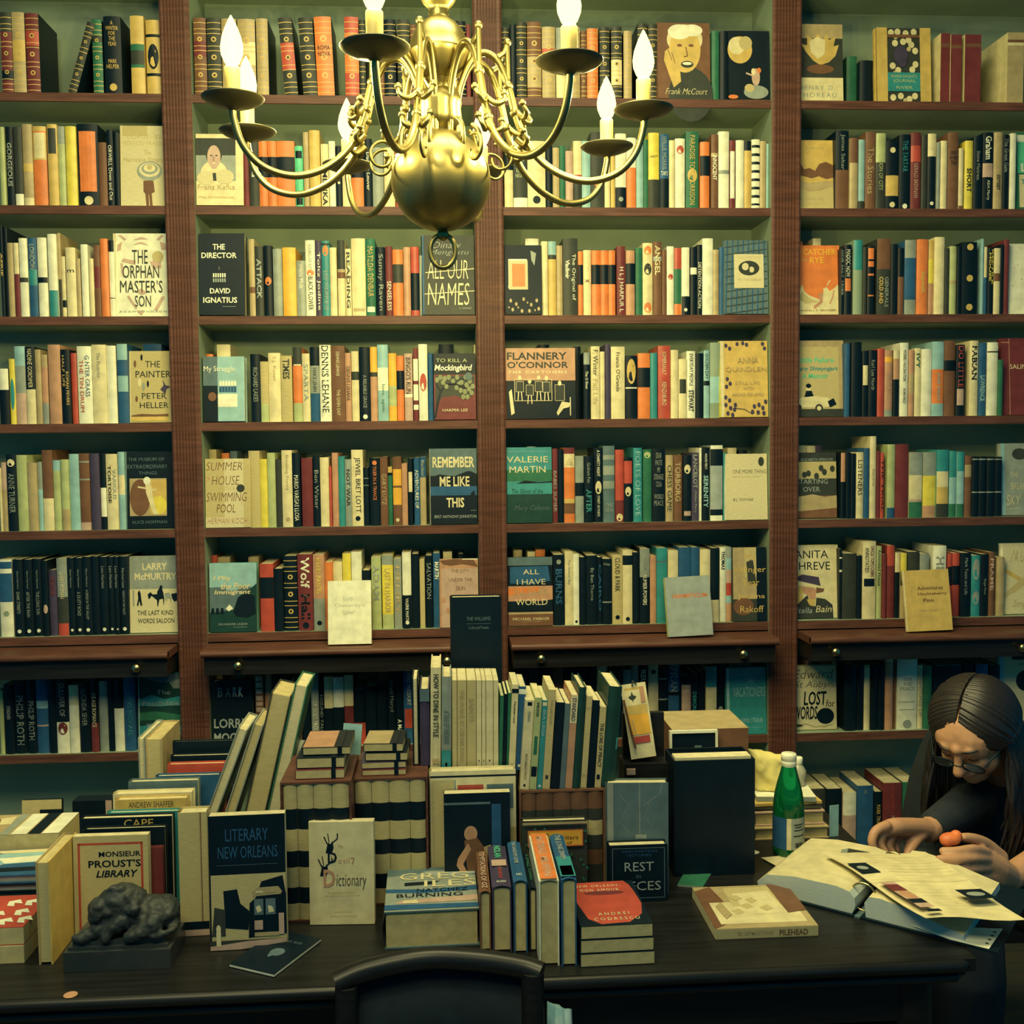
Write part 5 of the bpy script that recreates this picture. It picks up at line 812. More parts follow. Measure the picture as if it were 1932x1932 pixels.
m_=MB(); m_.T=M; m_.tube([(bw*.45,-.002,bh-.004),(bw*.5,-.004,bh+.006),(bw*.62,-.002,bh-.002)],.0016,'D',6); m_.tube([(.002,-.004,bh-.03),(.006,-.005,bh-.08),(.012,-.004,bh-.13)],.0022,'B',6); k=m_.build('tassel_cord'); k.parent=bo
# ------------------------------------------------------------ in front
P=at_z(726,1792,ZT); Q=at_z(905,1789,ZT)
lying('thick stormy-blue hardback lying flat with pale title letters, foot to the room',(P.x,P.y,ZT),Q.x-P.x,.185,.066,'x',[('r',0,0,1,1,'S'),('p','x',[(0,0),(1,0),(1,.22),(.5,.14),(0,.2)]),('p','i',[(.4,.1),(1,.06),(1,.18),(.6,.24)]),('p','K',[(.2,.36),(.6,.34),(.5,.42),(.2,.44)]),('p','U',[(.0,.5),(.5,.54),(1,.48),(1,.58),(.4,.62),(0,.58)]),('p','P',[(.2,.76),(1,.7),(1,.82),(.1,.84)]),('p','U',[(0,.86),(1,.88),(1,.97),(0,.97)]),('p','C',[(.2,.78),(.34,.76),(.36,.84),(.2,.84)]),('t','GREG',.14,.14,.92,.30,'C'),('t','ILES',.42,.33,1.0,.48,'C'),('t','NATCHEZ',.34,.52,.9,.6,'K'),('t','BURNING',.12,.63,.84,.71,'K')],pages='q',rot=1.0,group='books lying on the desk')
GS='books resting spine-up at the front of the desk'
spine_up('tan-spined narrow book, leftmost of those resting spine-up',906,927,1684,1795,.18,'B',[('v','TEMPTATIONS OF OZ',.25,.05,.75,.95,'P')],spine='B',pages='q',group=GS)
spine_up('thick purple-navy book with green lettering resting spine-up',930,966,1674,1797,.185,'V',[('v','NOLAN',.3,.05,.7,.35,'N'),('r',.1,.4,.9,.55,'P'),('v','KNOX',.4,.6,.6,.85,'R'),('h',['ACORN'],.25,.9,.75,.94,'W')],pages='q',group=GS)
spine_up('navy blue book resting spine-up between purple and thin dark ones',970,996,1664,1799,.18,'U',[('v','THE KINGDOM COME',.3,.05,.6,.6,'i'),('h',['HC'],.3,.85,.7,.9,'W')],pages='q',group=GS)
spine_up('thin dark book resting spine-up left of the orange one',999,1014,1678,1796,.16,'K',[('v','A SMALL TOWN',.3,.1,.7,.8,'G')],pages='q',group=GS)
spine_up('large orange-spined book resting spine-up',1018,1056,1662,1823,.205,'W',[('r',.08,.0,.92,1,'O'),('v','MATERIALS',.3,.08,.7,.5,'P'),('v','MUFFIN',.3,.55,.7,.95,'P')],pages='q',group=GS)
spine_up('blue-to-teal rounded book resting spine-up, last of the row',1060,1089,1660,1824,.2,'U',[('r',0,.55,1,.97,'E'),('r',.1,.75,.9,.95,'A'),('v','THE LONG SWIM',.3,.05,.7,.6,'i')],pages='q',group=GS)
P=at_z(1095,1826,ZT);Q=at_z(1236,1822,ZT); w_=Q.x-P.x
red=[('p','R',[(.05,.02),(.86,.0),(.92,.1),(.95,.25),(.98,.55),(.92,.78),(.7,.95),(.3,.97),(.14,.85),(.06,.5)]),('o',.5,.28,.3,.05,'M'),('t','NEW ORLEANS,',.1,.08,.78,.14,'C','r',0,.2),('t','MON AMOUR',.16,.18,.74,.24,'C','r',0,.2),('t','ANDREI',.3,.73,.74,.79,'C','r',0,.25),('t','CODRESCU',.22,.84,.86,.9,'C','r',0,.25)]
for i,lab in enumerate(('lowest of three identical thick paperbacks under the red shape cover','middle of three identical thick paperbacks beside the spine-up books','topmost paperback of the stack of three, black with a red cut-out shape')):
    lying(lab,(P.x+.0006*i,P.y+.001*i,ZT+.0232*i),w_-.002*i,.175,.0225,'K',red,pages='q',rot=1.2,soft=True,group='three paperbacks in a stack')
# small things on the desk
c4=[at_z(*p,ZT) for p in ((432,1825),(517,1845),(632,1783),(545,1768))]
e=(c4[1]-c4[0]);L=e.length; f_=(c4[2]-c4[1]); wd=f_.length; a_=math.atan2(e.y,e.x)
lying('thin black booklet lying flat with white edges, front of the desk',(c4[0].x,c4[0].y,ZT),L,wd*.98,.006,'K',[('o',.55,.52,.14,.1,'x'),('o',.5,.55,.06,.12,'x'),('t','LITTLE',.34,.2,.56,.25,'x'),('t','BOOK',.62,.2,.8,.25,'x')],rot=math.degrees(a_),soft=True,pages='W',name='booklet',cat='booklet')
c4=[at_z(*p,ZT) for p in ((1278,1673),(1326,1677),(1346,1645),(1296,1641))]
m_=MB(); pts=[(p.x,p.y,ZT+.0005) for p in c4]; m_.add(pts+[(x,y,z+.004) for x,y,z in pts],[(3,2,1,0),(0,1,5,4),(1,2,6,5),(2,3,7,6),(3,0,4,7)],'S'); m_.add([(x,y,z+.004) for x,y,z in pts],[(0,1,2,3)],'G'); tag(m_.build('card_pack'),'dark green flat card with pale edge lying before the black box file','card')
P=at_z(1350,1774,ZT);Q=at_z(1548,1772,ZT); t=.019; w_=Q.x-P.x
M=mk(V((Q.x,P.y,ZT+t+.0005)),Y3,-X3)
vol=volume('book','sepia paperback lying flat with its spine to the room, right of the stack',M,.175,w_,t,'T',[('r',0,0,1,1,'T'),('p','B',[(0,0),(.9,0),(1,.18),(.6,.24),(.1,.14)]),('r',.1,.08,.6,.93,'C'),('r',.5,.3,.95,.8,'q'),('p','C',[(.3,.4),(.8,.36),(.85,.75),(.3,.8)]),*[('p','q',[(a,b),(a+.09,b-.05),(a+.14,b+.04),(a+.05,b+.08)]) for a,b in ((.3,.3),(.42,.42),(.55,.5),(.36,.6),(.62,.36))],('p','B',[(.3,.8),(1,.78),(1,1),(.35,1)]),('p','T',[(.2,.16),(.5,.12),(.6,.2),(.3,.24)])],soft=True,spine='q',pages='p',sops=[('v','PILEHEAD',.2,.62,.75,.9,'B'),('v','TEN NEWMAN STORIES',.35,.2,.7,.56,'T')],group='books lying on the desk')
# stack of books, folder, bag behind the bottle
P=at_z(1420,1586,ZT); 
def blk(label,u0,u1,z,t,d,Y,col,pages='q',**k):
    a=at_y(u0,1560,Y).x;b=at_y(u1,1560,Y).x
    return lying(label,(a,Y,z),b-a,d,t,col,(),pages=pages,group='books stacked under the yellow folder',**k)
yX=P.y
blk('lowest book of the stack under the paper bag, tan page edges',1424,1564,ZT,.026,.19,yX,'T'); blk('second book of the stack under the paper bag, set back slightly',1424,1556,ZT+.027,.03,.18,yX+.012,'P')
blk('thin dark book below the yellow folder behind bottle',1420,1548,ZT+.058,.010,.17,yX+.02,'D')
m_=MB(); a=at_y(1424,1530,yX+.01); m_.T=Matrix.Translation((a.x,yX+.015,ZT+.0695))@Matrix.Rotation(R(3),4,'Z'); m_.box(0,.155,0,.16,0,.006,'F'); tag(m_.build('folder'),'yellow folder lying on the stacked books behind the bottle','folder')
m_=MB(); m_.T=Matrix.Translation((a.x+.01,yX+.03,ZT+.0762))@Matrix.Rotation(R(-6),4,'Z'); m_.box(0,.13,0,.12,0,.010,'S'); m_.box(0,.13,0,.12,.010,.011,'W'); tag(m_.build('magazine'),'grey magazine lying on the yellow folder','magazine')
m_=MB(); p=at_y(1567,1528,yX); m_.T=Matrix.Translation((p.x,yX+.005,ZT+.0005))@Matrix.Rotation(R(10),4,'Z'); m_.box(0,.022,0,.001,.0,.07,'A'); tag(m_.build('tag_card'),'small light blue paper tag hanging at the end of the book stack','tag')
crumple('paper_bag','yellow translucent paper bag standing crumpled behind the bottle','bag',((1411,1411),(1490,1425),(1492,1520),(1420,1525)),yX+.085,.06,'bag',.009,n=18,seed=11,lift=ZT+.088)
# bottles
m,nt,b=nodes('green_glass'); b.inputs['Base Color'].default_value=(.008,.27,.10,1); b.inputs['Roughness'].default_value=.08; b.inputs['Transmission Weight'].default_value=.75; b.inputs['IOR'].default_value=1.4; _m['glass']=m
pmat('clearp','cloudy_plastic',(.62,.62,.5),.25,0,None,1,(1,1,1),Transmission_Weight=.5)
B=at_z(1487,1611,ZT); k_=.2165/202
root=tag(empty('water_bottle',(B.x,B.y,ZT)),'green glass water bottle with white screw cap and pale label','bottle')
zz=lambda v:(1613-v)*k_
m_=MB(); m_.lathe([(.001,.0005),(.028,.0005),(.0318,.004),(.0325,.012),(.0325,zz(1520)),(.0318,zz(1508)),(.0285,zz(1488)),(.0235,zz(1468)),(.0180,zz(1450)),(.0155,zz(1440)),(.0140,zz(1436))],'glass',28); part(m_.build('glass_body'),root).matrix_parent_inverse=Matrix()
m_=MB(); m_.lathe([(.0142,zz(1436.5)),(.0150,zz(1434)),(.0158,zz(1431)),(.0158,zz(1426)),(.0148,zz(1425)),(.0160,zz(1424)),(.0160,zz(1414)),(.0145,zz(1411.5)),(.001,zz(1411))],'W',24); part(m_.build('screw_cap'),root).matrix_parent_inverse=Matrix()
m_=MB(); r=.0330; fn=lambda a0,a1,z0,z1,c,dr=0:[m_.add([((r+dr)*math.sin(R(a)),-(r+dr)*math.cos(R(a)),z) for z in (z0,z1) for a in [a0+(a1-a0)*i/8 for i in range(9)]],[(i,i+1,10+i,9+i) for i in range(8)],c,True)]
z0,z1=zz(1594),zz(1532)
fn(-170,-24,z0,z1,'U'); fn(-24,-8,z0,z1,'C'); fn(-8,60,z0,z1,'S'); fn(60,170,z0,z1,'q')
for q,a0,a1 in ((.78,2,40),(.7,6,34),(.6,2,44),(.42,0,48)): fn(a0,a1,z0+(z1-z0)*q,z0+(z1-z0)*(q+.035),'K',.0003)
for i in range(9): fn(6+4*i,8+4*i+(i%3),z0+(z1-z0)*.06,z0+(z1-z0)*.22,'K',.0003)
part(m_.build('label_band'),root).matrix_parent_inverse=Matrix()
B2=at_y(1506,1500,yX+.10); zs=ZT+.088
root=tag(empty('plastic_bottle',(B2.x,yX+.10,zs)),'small cloudy plastic bottle half hidden behind the green bottle','bottle')
m_=MB(); m_.lathe([(.001,.0),(.017,.001),(.018,.02),(.017,.034),(.011,.043),(.008,.048)],'clearp',18); part(m_.build('body'),root).matrix_parent_inverse=Matrix()
m_=MB(); m_.lathe([(.0085,.048),(.0095,.05),(.0095,.062),(.008,.064),(.001,.064)],'W',18); part(m_.build('cap'),root).matrix_parent_inverse=Matrix()
# ------------------------------------------------------------ piles at the far left
GA='books lying at the left end of the desk'
P=at_z(46,1817,ZT)
def pile(label,xr,Y,z,w,d,t,col,ops=(),**k): return lying(label,(xr-w,Y,z),w,d,t,col,ops,group=GA,**k)
pile('lowest tan paperback at the front left corner of the desk',P.x,P.y,ZT,.17,.13,.03,'q',pages='q',soft=True); pile('red and white covered paperback on the front left pile',P.x,P.y+.002,ZT+.031,.17,.13,.031,'R',[*[('p','W',[(a,b),(a+.1,b-.06),(a+.16,b+.08),(a+.07,b+.05),(a+.1,b+.16),(a+.02,b+.14)]) for a,b in ((.4,.3),(.55,.55),(.62,.2),(.78,.5),(.8,.2),(.45,.75),(.7,.78),(.88,.74))]],pages='q',soft=True)
yA=P.y+.145; xA=at_y(70,1700,yA).x
pile('grey-edged black book in the pile behind the red one, left end',xA,yA,ZT,.2,.13,.062,'K',pages='S'); pile('black book with pale edges above the grey-edged one, left end',xA,yA,ZT+.063,.2,.13,.014,'K',pages='S')
pile('book with a blue and white wave picture lying at the left end',xA,yA+.002,ZT+.078,.2,.125,.016,'U',[('p','A',[(.3,.2),(1,.1),(1,.5),(.5,.6)]),('p','W',[(.5,.35),(.95,.25),(.9,.5),(.6,.55)]),('p','C',[(.3,.05),(.95,.0),(1,.12),(.5,.16)]),('p','K',[(.2,.75),(1,.7),(1,.85),(.2,.9)]),('p','W',[(.3,.62),(.6,.6),(.5,.7)])],pages='S')
yB2=yA+.135; xB2=at_y(112,1600,yB2).x
pile('large support volume beneath the striped art book, left end',xB2-.03,yB2,ZT,.22,.2,.078,'D',pages='q')
pile('large tan art book lying flat, cover striped in white and black',xB2,yB2,ZT+.079,.27,.115,.042,'T',[('r',0,0,1,1,'T'),('o',.34,.72,.09,.14,'K'),('p','D',[(.42,.3),(.5,.2),(.5,.3),(.45,.4)]),('p','C',[(.46,.2),(.56,.1),(.58,.5),(.5,.5)]),('r',.58,0,.64,1,'S'),('r',.66,0,.77,1,'W'),('r',.78,0,.87,1,'K'),('r',.88,0,1,1,'W')],pages='q',soft=True)
fore_out('orange-brown hardback standing with its page edge out beside the sculpture',70,96,1626,at_z(85,1820,ZT).y,.135,'T',vm=1720,pages='q',back='F')
m_=MB(); p=at_y(40,1560,-.86); m_.T=Matrix.Translation((p.x,-.86,ZT+.0005))@Matrix.Rotation(R(-6),4,'X'); hh=hz(70,1512,-.86); m_.box(0,.085,0,.012,0,hh,'K'); fc=Face(m_,(0,0,hh),(1,0,0),(0,0,-1),(0,-1,0),.085,hh,None,.00012); draw(fc,[('r',0,0,1,.22,'q'),('r',0,.22,.45,1,'q'),('o',.3,.75,.05,.02,'D')]); tag(m_.build('display_card'),'tan and black display card standing at the back left of the desk','card')
m_=MB(); p=at_y(138,1560,-.84); hh=hz(170,1511,-.84); m_.box(p.x,p.x+.085,-.84,-.80,ZT+.0005,ZT+hh,'K'); m_.box(p.x+.072,p.x+.0855,-.8402,-.84,ZT+.02,ZT+hh,'P'); tag(m_.build('file_box'),'low black file box with a pinkish corner at the back left','box')
# ------------------------------------------------------------ lion bookend
pmat('bronze','dark_bronze',(.022,.032,.034),.62,.2,(.05,.055,.05),26)
pmat('marble','dark_stone_plinth',(.02,.035,.04),.25,0,(.045,.05,.05),10)
P=at_z(120,1836,ZT);Q=at_z(320,1832,ZT); L=(Q-P).x; yp=P.y
root=tag(empty('sculpture',(P.x,yp,ZT)),'dark bronze sculpture of a crouching animal on a stepped stone base','sculpture')
m_=MB(); m_.box(0,L,0,.10,.0005,.034,'marble'); m_.box(.006,L-.006,.006,.094,.034,.040,'marble'); m_.box(.012,L-.012,.012,.088,.040,.048,'marble'); part(m_.build('plinth'),root).matrix_parent_inverse=Matrix()
def blob(name,prims,key,vox,parent=None,smooth=4):
    """closed solids (balls, tapered limbs) fused into one skin"""
    mb=MB()
    for p in prims:
        if p[0]=='b': mb.ball(p[1],p[2],key,16,10)
        else:
            pts,rad=p[1],p[2]
            P=[V(q) for q in pts]
            if len(P)>2: 
                S=spl([tuple(q) for q in P],5); n=len(S); RR=[]
                for i in range(n):
                    f=i/(n-1)*(len(rad)-1); j=min(int(f),len(rad)-2); RR.append(rad[j]+(rad[j+1]-rad[j])*(f-j))
            else: S=P; RR=list(rad)
            mb.tube(S,RR,key,12); mb.ball(S[0],RR[0],key,12,8); mb.ball(S[-1],RR[-1],key,12,8)
    o=mb.build(name,None)
    rm=o.modifiers.new('fuse','REMESH'); rm.mode='VOXEL'; rm.voxel_size=vox; rm.use_smooth_shade=True
    sm=o.modifiers.new('soften','SMOOTH'); sm.factor=.5; sm.iterations=smooth
    if parent is not None: o.parent=parent
    return o
z0=.05; X=lambda u:(u-120)/200*L
pr=[('b',(X(250),.05,z0+.035),(.062,.034,.036)),('b',(X(222),.045,z0+.062),(.040,.032,.038)),('b',(X(212),.04,z0+.072),(.030,.028,.030)),('b',(X(188),.032,z0+.056),(.026,.024,.026)),('b',(X(174),.026,z0+.042),(.015,.015,.013)),('b',(X(286),.05,z0+.036),(.036,.034,.034)),
 ('t',[(X(200),.03,z0+.04),(X(182),.02,z0+.018),(X(158),.014,z0+.010),(X(140),.012,z0+.006)],[.016,.012,.010,.007]),('t',[(X(205),.06,z0+.03),(X(180),.062,z0+.014),(X(155),.062,z0+.008)],[.014,.011,.008]),
 ('t',[(X(228),.02,z0+.036),(X(210),.012,z0+.022),(X(196),.010,z0+.004)],[.013,.009,.007]),('t',[(X(285),.02,z0+.03),(X(262),.010,z0+.014),(X(240),.008,z0+.008)],[.018,.013,.009]),
 ('t',[(X(300),.06,z0+.02),(X(318),.045,z0+.016),(X(316),.02,z0+.010),(X(296),.006,z0+.008),(X(276),.006,z0+.012)],[.008,.007,.006,.006,.004]),
 ('b',(X(206),.028,z0+.098),(.008,.006,.010)),('b',(X(222),.03,z0+.098),(.008,.006,.010)),('b',(X(182),.02,z0+.062),(.007,.006,.006))]
for i in range(14):
    a=i*.9; pr.append(('b',(X(214)+.03*math.cos(a),.03+.014*math.sin(a*1.7),z0+.06+.026*math.sin(a)),(.011,.010,.012)))
Zs=lambda q:(q[0],q[1],z0-.002+(q[2]-z0)*.80)
pr=[('b',Zs(p[1]),p[2] if not isinstance(p[2],tuple) else (p[2][0],p[2][1],p[2][2]*.84)) if p[0]=='b' else ('t',[Zs(q) for q in p[1]],p[2]) for p in pr]
af=blob('animal_figure',pr,'bronze',.0028,root,3)

tx=bpy.data.textures.new('chisel_marks','CLOUDS'); tx.noise_scale=.016; tx.noise_depth=3
dm=af.modifiers.new('chisel','DISPLACE'); dm.texture=tx; dm.strength=.011; dm.mid_level=.5
# ------------------------------------------------------------ chandelier
def brass(key,name,c,rough):
    m,nt,b=nodes(name); b.inputs['Metallic'].default_value=1; b.inputs['Roughness'].default_value=rough
    noise_mix(nt,b,tuple(x*.8 for x in c),c,7); _m[key]=m
brass('brass','polished_brass',(.36,.30,.12),.38); brass('pan','tarnished_brass',(.20,.19,.12),.5)
pmat('candle','candle_sleeve',(.56,.44,.15),.5)
m,nt,b=nodes('lit_candle_bulb'); b.inputs['Base Color'].default_value=(1,.9,.6,1); b.inputs['Emission Color'].default_value=(1,.93,.50,1); b.inputs['Emission Strength'].default_value=1.0
tr=nt.nodes.new('ShaderNodeBsdfTransparent'); tr.inputs[0].default_value=(1,.97,.85,1); ad=nt.nodes.new('ShaderNodeMixShader'); ad.inputs[0].default_value=.12   # thin clear glass round a glowing filament
nt.links.new(tr.outputs[0],ad.inputs[1]); em=nt.nodes.new('ShaderNodeEmission'); em.inputs[0].default_value=(1,.90,.42,1); em.inputs[1].default_value=7.5
nt.links.new(em.outputs[0],ad.inputs[2]); nt.links.new(ad.outputs[0],nt.nodes['Material Output'].inputs[0]); _m['bulb']=m
CY=-3.2+1.78
AX=at_y(832,340,CY); CX=AX.x; Zp=lambda v: at_y(832,v,CY).z
ch=tag(empty('chandelier',(CX,CY,Zp(340))),'brass chandelier with eight curling arms, candle bulbs and a large ball','chandelier')
def chp(mb,name,par=ch): return part(mb.build(name),par)
px=1.78/F*1.01
def lz(pts): return [(r*px,Zp(v)) for r,v in pts]
m_=MB(); m_.lathe(lz([(3,440),(14,432),(10,428)]),'brass',20,(CX,CY,0))
gr=91*px; zc=Zp(341)
m_.lathe([(max(.002,gr*math.cos(t)),zc+gr*math.sin(t)) for t in [R(-88+8*i) for i in range(23)]],'brass',48,(CX,CY,0)); chp(m_,'ball')
m_=MB(); m_.lathe(lz([(26,262),(30,258),(24,250),(30,245),(38,235),(40,225),(38,205),(40,196),(37,176),(22,172),(20,166),(24,160),(28,152)]),'brass',32,(CX,CY,0)); chp(m_,'arm_hub')
m_=MB(); m_.lathe(lz([(20,156),(30,148),(46,130),(54,112),(58,104),(58,99),(55,96),(52,80),(44,60),(32,45),(22,38),(17,30),(19,26),(15,22),(20,14),(28,6),(34,-6),(33,-24),(24,-36),(14,-44),(10,-60),(12,-80),(6,-90)]),'brass',36,(CX,CY,0)); chp(m_,'baluster_stem')
m_=MB(); z=Zp(-90); i=0
while z<3.49:
    n=14; rr=.016
    ptsc=[((CX+(rr*math.cos(2*math.pi*j/n) if i%2 else 0)),CY+(0 if i%2 else rr*math.cos(2*math.pi*j/n)),z+.018+.024*math.sin(2*math.pi*j/n)) for j in range(n+1)]
    m_.tube(ptsc,.0035,'brass',6); z+=.036; i+=1
chp(m_,'chain')
m_=MB(); pr=[(838,438),(834,446),(832,452)]
rc=Zp(474); ra=30*px
m_.tube([(CX-0.004+23*px*math.cos(t)+6*px,CY,rc+ra*math.sin(t)) for t in [2*math.pi*i/32 for i in range(33)]],.0042,'brass',8)
m_.ball((CX+.002,CY,Zp(443)),.010,'brass'); m_.lathe([(.005,0),(.008,.006),(.004,.014)],'brass',12,(CX+.002,CY,Zp(440))); chp(m_,'pull_ring')
Rr=.186*1.78; Zpan=EYE.z+.2935*1.78+.0
def scroll(c,r0,r1,a0,turn,n=20):
    return [(c[0]+(r0+(r1-r0)*i/n)*math.cos(a0+turn*i/n),c[1]+(r0+(r1-r0)*i/n)*math.sin(a0+turn*i/n)) for i in range(n+1)]
def arm(az):
    """profile in (r,z) below the drip pan, swung round the stem by az (0 = towards the room)"""
    ca,sa=math.sin(az),-math.cos(az)
    W=lambda r,z,s=0: (CX+r*ca-s*sa,CY+r*sa+s*ca,Zpan+z)
    mb=MB()
    main=[(.024,.012),(.020,-.02),(.034,-.052),(.052,-.050),(.060,-.02)]
    P=spl([(.030,-.030),(.028,.0),(.031,.045),(.047,.088),(.070,.110),(.095,.098),(.112,.060),(.128,.0),(.150,-.048),(.190,-.085),(.240,-.102),(.288,-.092),(.318,-.062),(Rr,-.022),(Rr,-.004)],6)
    n=len(P); rad=[.0062-.0012*abs(i/n-.4) for i in range(n)]
    mb.tube([W(q[0],q[1]) if False else W(q.x,q.y) for q in [V((p[0],p[1],0)) for p in P]],rad,'brass',8)
    a=part(mb.build('arm'),ch)
    # scrollwork
    mb=MB()
    for pts,r in (([(.032,.0),(.032,-.04),(.050,-.062),(.066,-.045),(.064,-.015),(.052,-.002)],.0042),):
        mb.tube([W(q.x,q.y) for q in spl([(x,z,0) for x,z in pts],6)],r,'brass',6)
    for c,r0,r1,a0,tn in (((.098,-.060),.025,.012,R(110),R(-300)),):
        part(mb.build('inner_scroll'),a); mb=MB(); pr=scroll(c,r0,r1,a0,tn,22); mb.tube([W(x,z) for x,z in pr],.0027,'brass',6)
    part(mb.build('spiral_scroll'),a); mb=MB()
    for sd in (-1,1):
        for z0,rr in ((.012,.024),(-.030,.019)):
            base=(.118+.010*(z0<.02),z0); pts=[(base[0],base[1],0),(base[0]+.012,base[1]-.012,sd*rr*.5),(base[0]+.018,base[1]-.006,sd*rr),(base[0]+.012,base[1]+.006,sd*rr*1.15)]
            mb.tube([W(q.x,q.y,q.z) for q in spl(pts,5)],[.0055-.0026*i/15 for i in range(16)],'brass',6)
            mb.ball(W(base[0]+.012,base[1]+.007,sd*rr*1.15),.0058,'brass',8,6)
    for r,z,q in ((.113,.055,.0085),(.124,.012,.0085),(.136,-.022,.008)): mb.ball(W(r,z),q,'brass',10,6)
    mb.tube([W(.112,.124),W(.113,.055),W(.124,.012),W(.136,-.022)],.0045,'brass',6)
    mb.tube([W(.098,.102),W(.108,.108),W(.112,.122)],[.006,.005,.004],'brass',6); mb.ball(W(.113,.124),.0065,'brass',8,6)
    part(mb.build('leaf_ornament'),a)
    c=(CX+Rr*ca,CY+Rr*sa,Zpan)
    mb=MB(); mb.lathe([(.006,-.012),(.010,-.008),(.026,-.0045),(.040,.001),(.047,.006),(.0475,.0075),(.040,.0045),(.020,.001),(.012,.004),(.001,.004)],'pan',30,c); part(mb.build('drip_pan'),a)
    mb=MB(); mb.lathe([(.0115,.004),(.0118,.052),(.0105,.0535),(.004,.0535)],'candle',18,c); part(mb.build('candle_sleeve'),a)
    mb=MB(); mb.lathe([(.006,.0535),(.0115,.060),(.0165,.072),(.0175,.082),(.0150,.097),(.0095,.112),(.0045,.123),(.001,.130)],'bulb',14,c); bo=part(mb.build('candle_bulb'),a)
    l=bpy.data.lights.new('filament','POINT'); l.energy=BULB_E; l.color=(1,.86,.35); l.shadow_soft_size=.009
    lo_=bpy.data.objects.new('filament',l); COL.objects.link(lo_); lo_.location=(c[0],c[1],c[2]+.086); part(lo_,a)
for d in (-72,-15,33,78,116,166,212,258): arm(R(d))
# ------------------------------------------------------------ open ring binder and papers
def C2(u,v,z): return at_z(u,v,z)
O_=C2(1555,1717,ZT); C1=C2(1882,1802,ZT); E1=(C1-O_); LB=E1.length; E1.normalize(); E2=V((-E1.y,E1.x,0))
bind=empty('ring_binder',O_); bind.matrix_world=mk(O_,E1,Z3)      # local: x along the lower edge, y away, z up
tag(bind,'open ring binder thick with catalogue pages lying before the reader','binder')
def bp(mb,n,par=bind):
    o=mb.build(n,par); return o
m_=MB(); m_.box(.066,LB,0,.30,.0006,.004,'K'); m_.box(-.14,.056,0,.27,.0006,.004,'K'); m_.box(.056,.066,0,.29,.0006,.0036,'x'); bp(m_,'cover')
def stack(prof,y0,y1,side,top,wave=.0):
    mb=MB(); n=len(prof); P=[(x,y0,z) for x,z in prof]+[(x,y1,z) for x,z in prof]
    mb.add(P,[tuple(range(n))],side); mb.add(P,[tuple(reversed(range(n,2*n)))],side)
    for i in range(n):
        j=(i+1)%n; mb.add(P,[(i,n+i,n+j,j)],top if abs(prof[j][0]-prof[i][0])>.018 else side,False)
    return mb
pmat('edge_blue','blue_tinted_page_edges',(.36,.47,.50),.8,0,(.55,.58,.5),90,(1,1,30))
bp(stack([(.075,.0042),(.245,.0042),(.243,.016),(.2,.026),(.14,.040),(.1,.045),(.08,.043),(.072,.03)],.006,.275,'edge_blue','C'),'right_pages')
bp(stack([(-.13,.0042),(.050,.0042),(.056,.02),(.054,.034),(.044,.044),(.02,.049),(-.06,.047),(-.115,.038),(-.135,.02)],.006,.235,'edge_blue','C'),'left_pages')
m_=MB(); fc=Face(m_,(-.05,.20,.0492),(1,0,0),(0,-1,0),(0,0,1),.09,.19,None,.0002); fc.poly([(.30,.02),(.75,.0),(.75,.55),(.62,.5),(.45,.3)],'D',1); fc.poly([(.2,.1),(.3,.02),(.45,.3),(.62,.5),(.4,.42)],'S',2); bp(m_,'printed_photo')
for y in (.03,.12,.21):
    m_=MB(); m_.tube([(.063+.024*math.cos(a),y,.030+.026*math.sin(a)) for a in [2*math.pi*i/20 for i in range(21)]],.0022,'brass_old',6); bp(m_,'ring')
zs=.806
A=[C2(1556,1613,zs),C2(1640,1664,zs),C2(1747,1731,zs)];B=[C2(1745,1606,zs),C2(1850,1671,zs),C2(1936,1733,zs)]
m_=MB(); N=10; P=[]
for s_ in (0,1):
    for j in range(N+1):
        t=j/N; a=A[0].lerp(A[2],t); b=B[0].lerp(B[2],t)
        for i in range(7):
            p=a.lerp(b,i/6); z=p.z-.006*abs(t-.5)*2*.0+.004*math.sin(t*6)+(.003*math.sin(i))-.0006*s_; P.append((p.x,p.y,z))
W7=7*(N+1); fs=[]
for j in range(N):
    for i in range(6):
        q=j*7+i; fs.append((q,q+7,q+8,q+1)); fs.append((W7+q,W7+q+1,W7+q+8,W7+q+7))
m_.add(P,fs,'C',True)
a0=A[0];eu=(B[0]-A[0]);ev=(A[2]-A[0]); fc=Face(m_,a0+Z3*.0075,eu.normalized(),ev.normalized(),(0,0,1),eu.length,ev.length,None,.0001)
draw(fc,[('r',.02,.22,.2,.38,'K'),('o',.1,.3,.05,.03,'S'),('r',.0,.5,1,.505,'q'),('r',.03,.54,.16,.92,'P'),('r',.03,.58,.16,.68,'M'),('o',.1,.74,.06,.06,'s'),('r',.03,.8,.16,.86,'K'),('r',.04,.95,.16,.985,'K'),('r',.56,.70,.80,.84,'K'),('o',.68,.77,.08,.03,'S'),
 *[('r',.28+.0*i,.12+.05*i,.9,.123+.05*i,'q') for i in range(7)],*[('r',.28,.56+.045*i,.5,.563+.045*i,'q') for i in range(8)]])
sheet=m_.build('folded_page'); sheet.parent=bind; sheet.matrix_parent_inverse=bind.matrix_world.inverted()
m_=MB(); q=[C2(1722,1746,ZT+.012),C2(1892,1752,ZT+.006),C2(1866,1790,ZT+.006),C2(1792,1772,ZT+.006)]; m_.add([tuple(p) for p in q]+[(p.x,p.y,p.z-.0008) for p in q],[(3,2,1,0),(4,5,6,7),(0,1,5,4),(1,2,6,5),(2,3,7,6),(3,0,4,7)],'W')
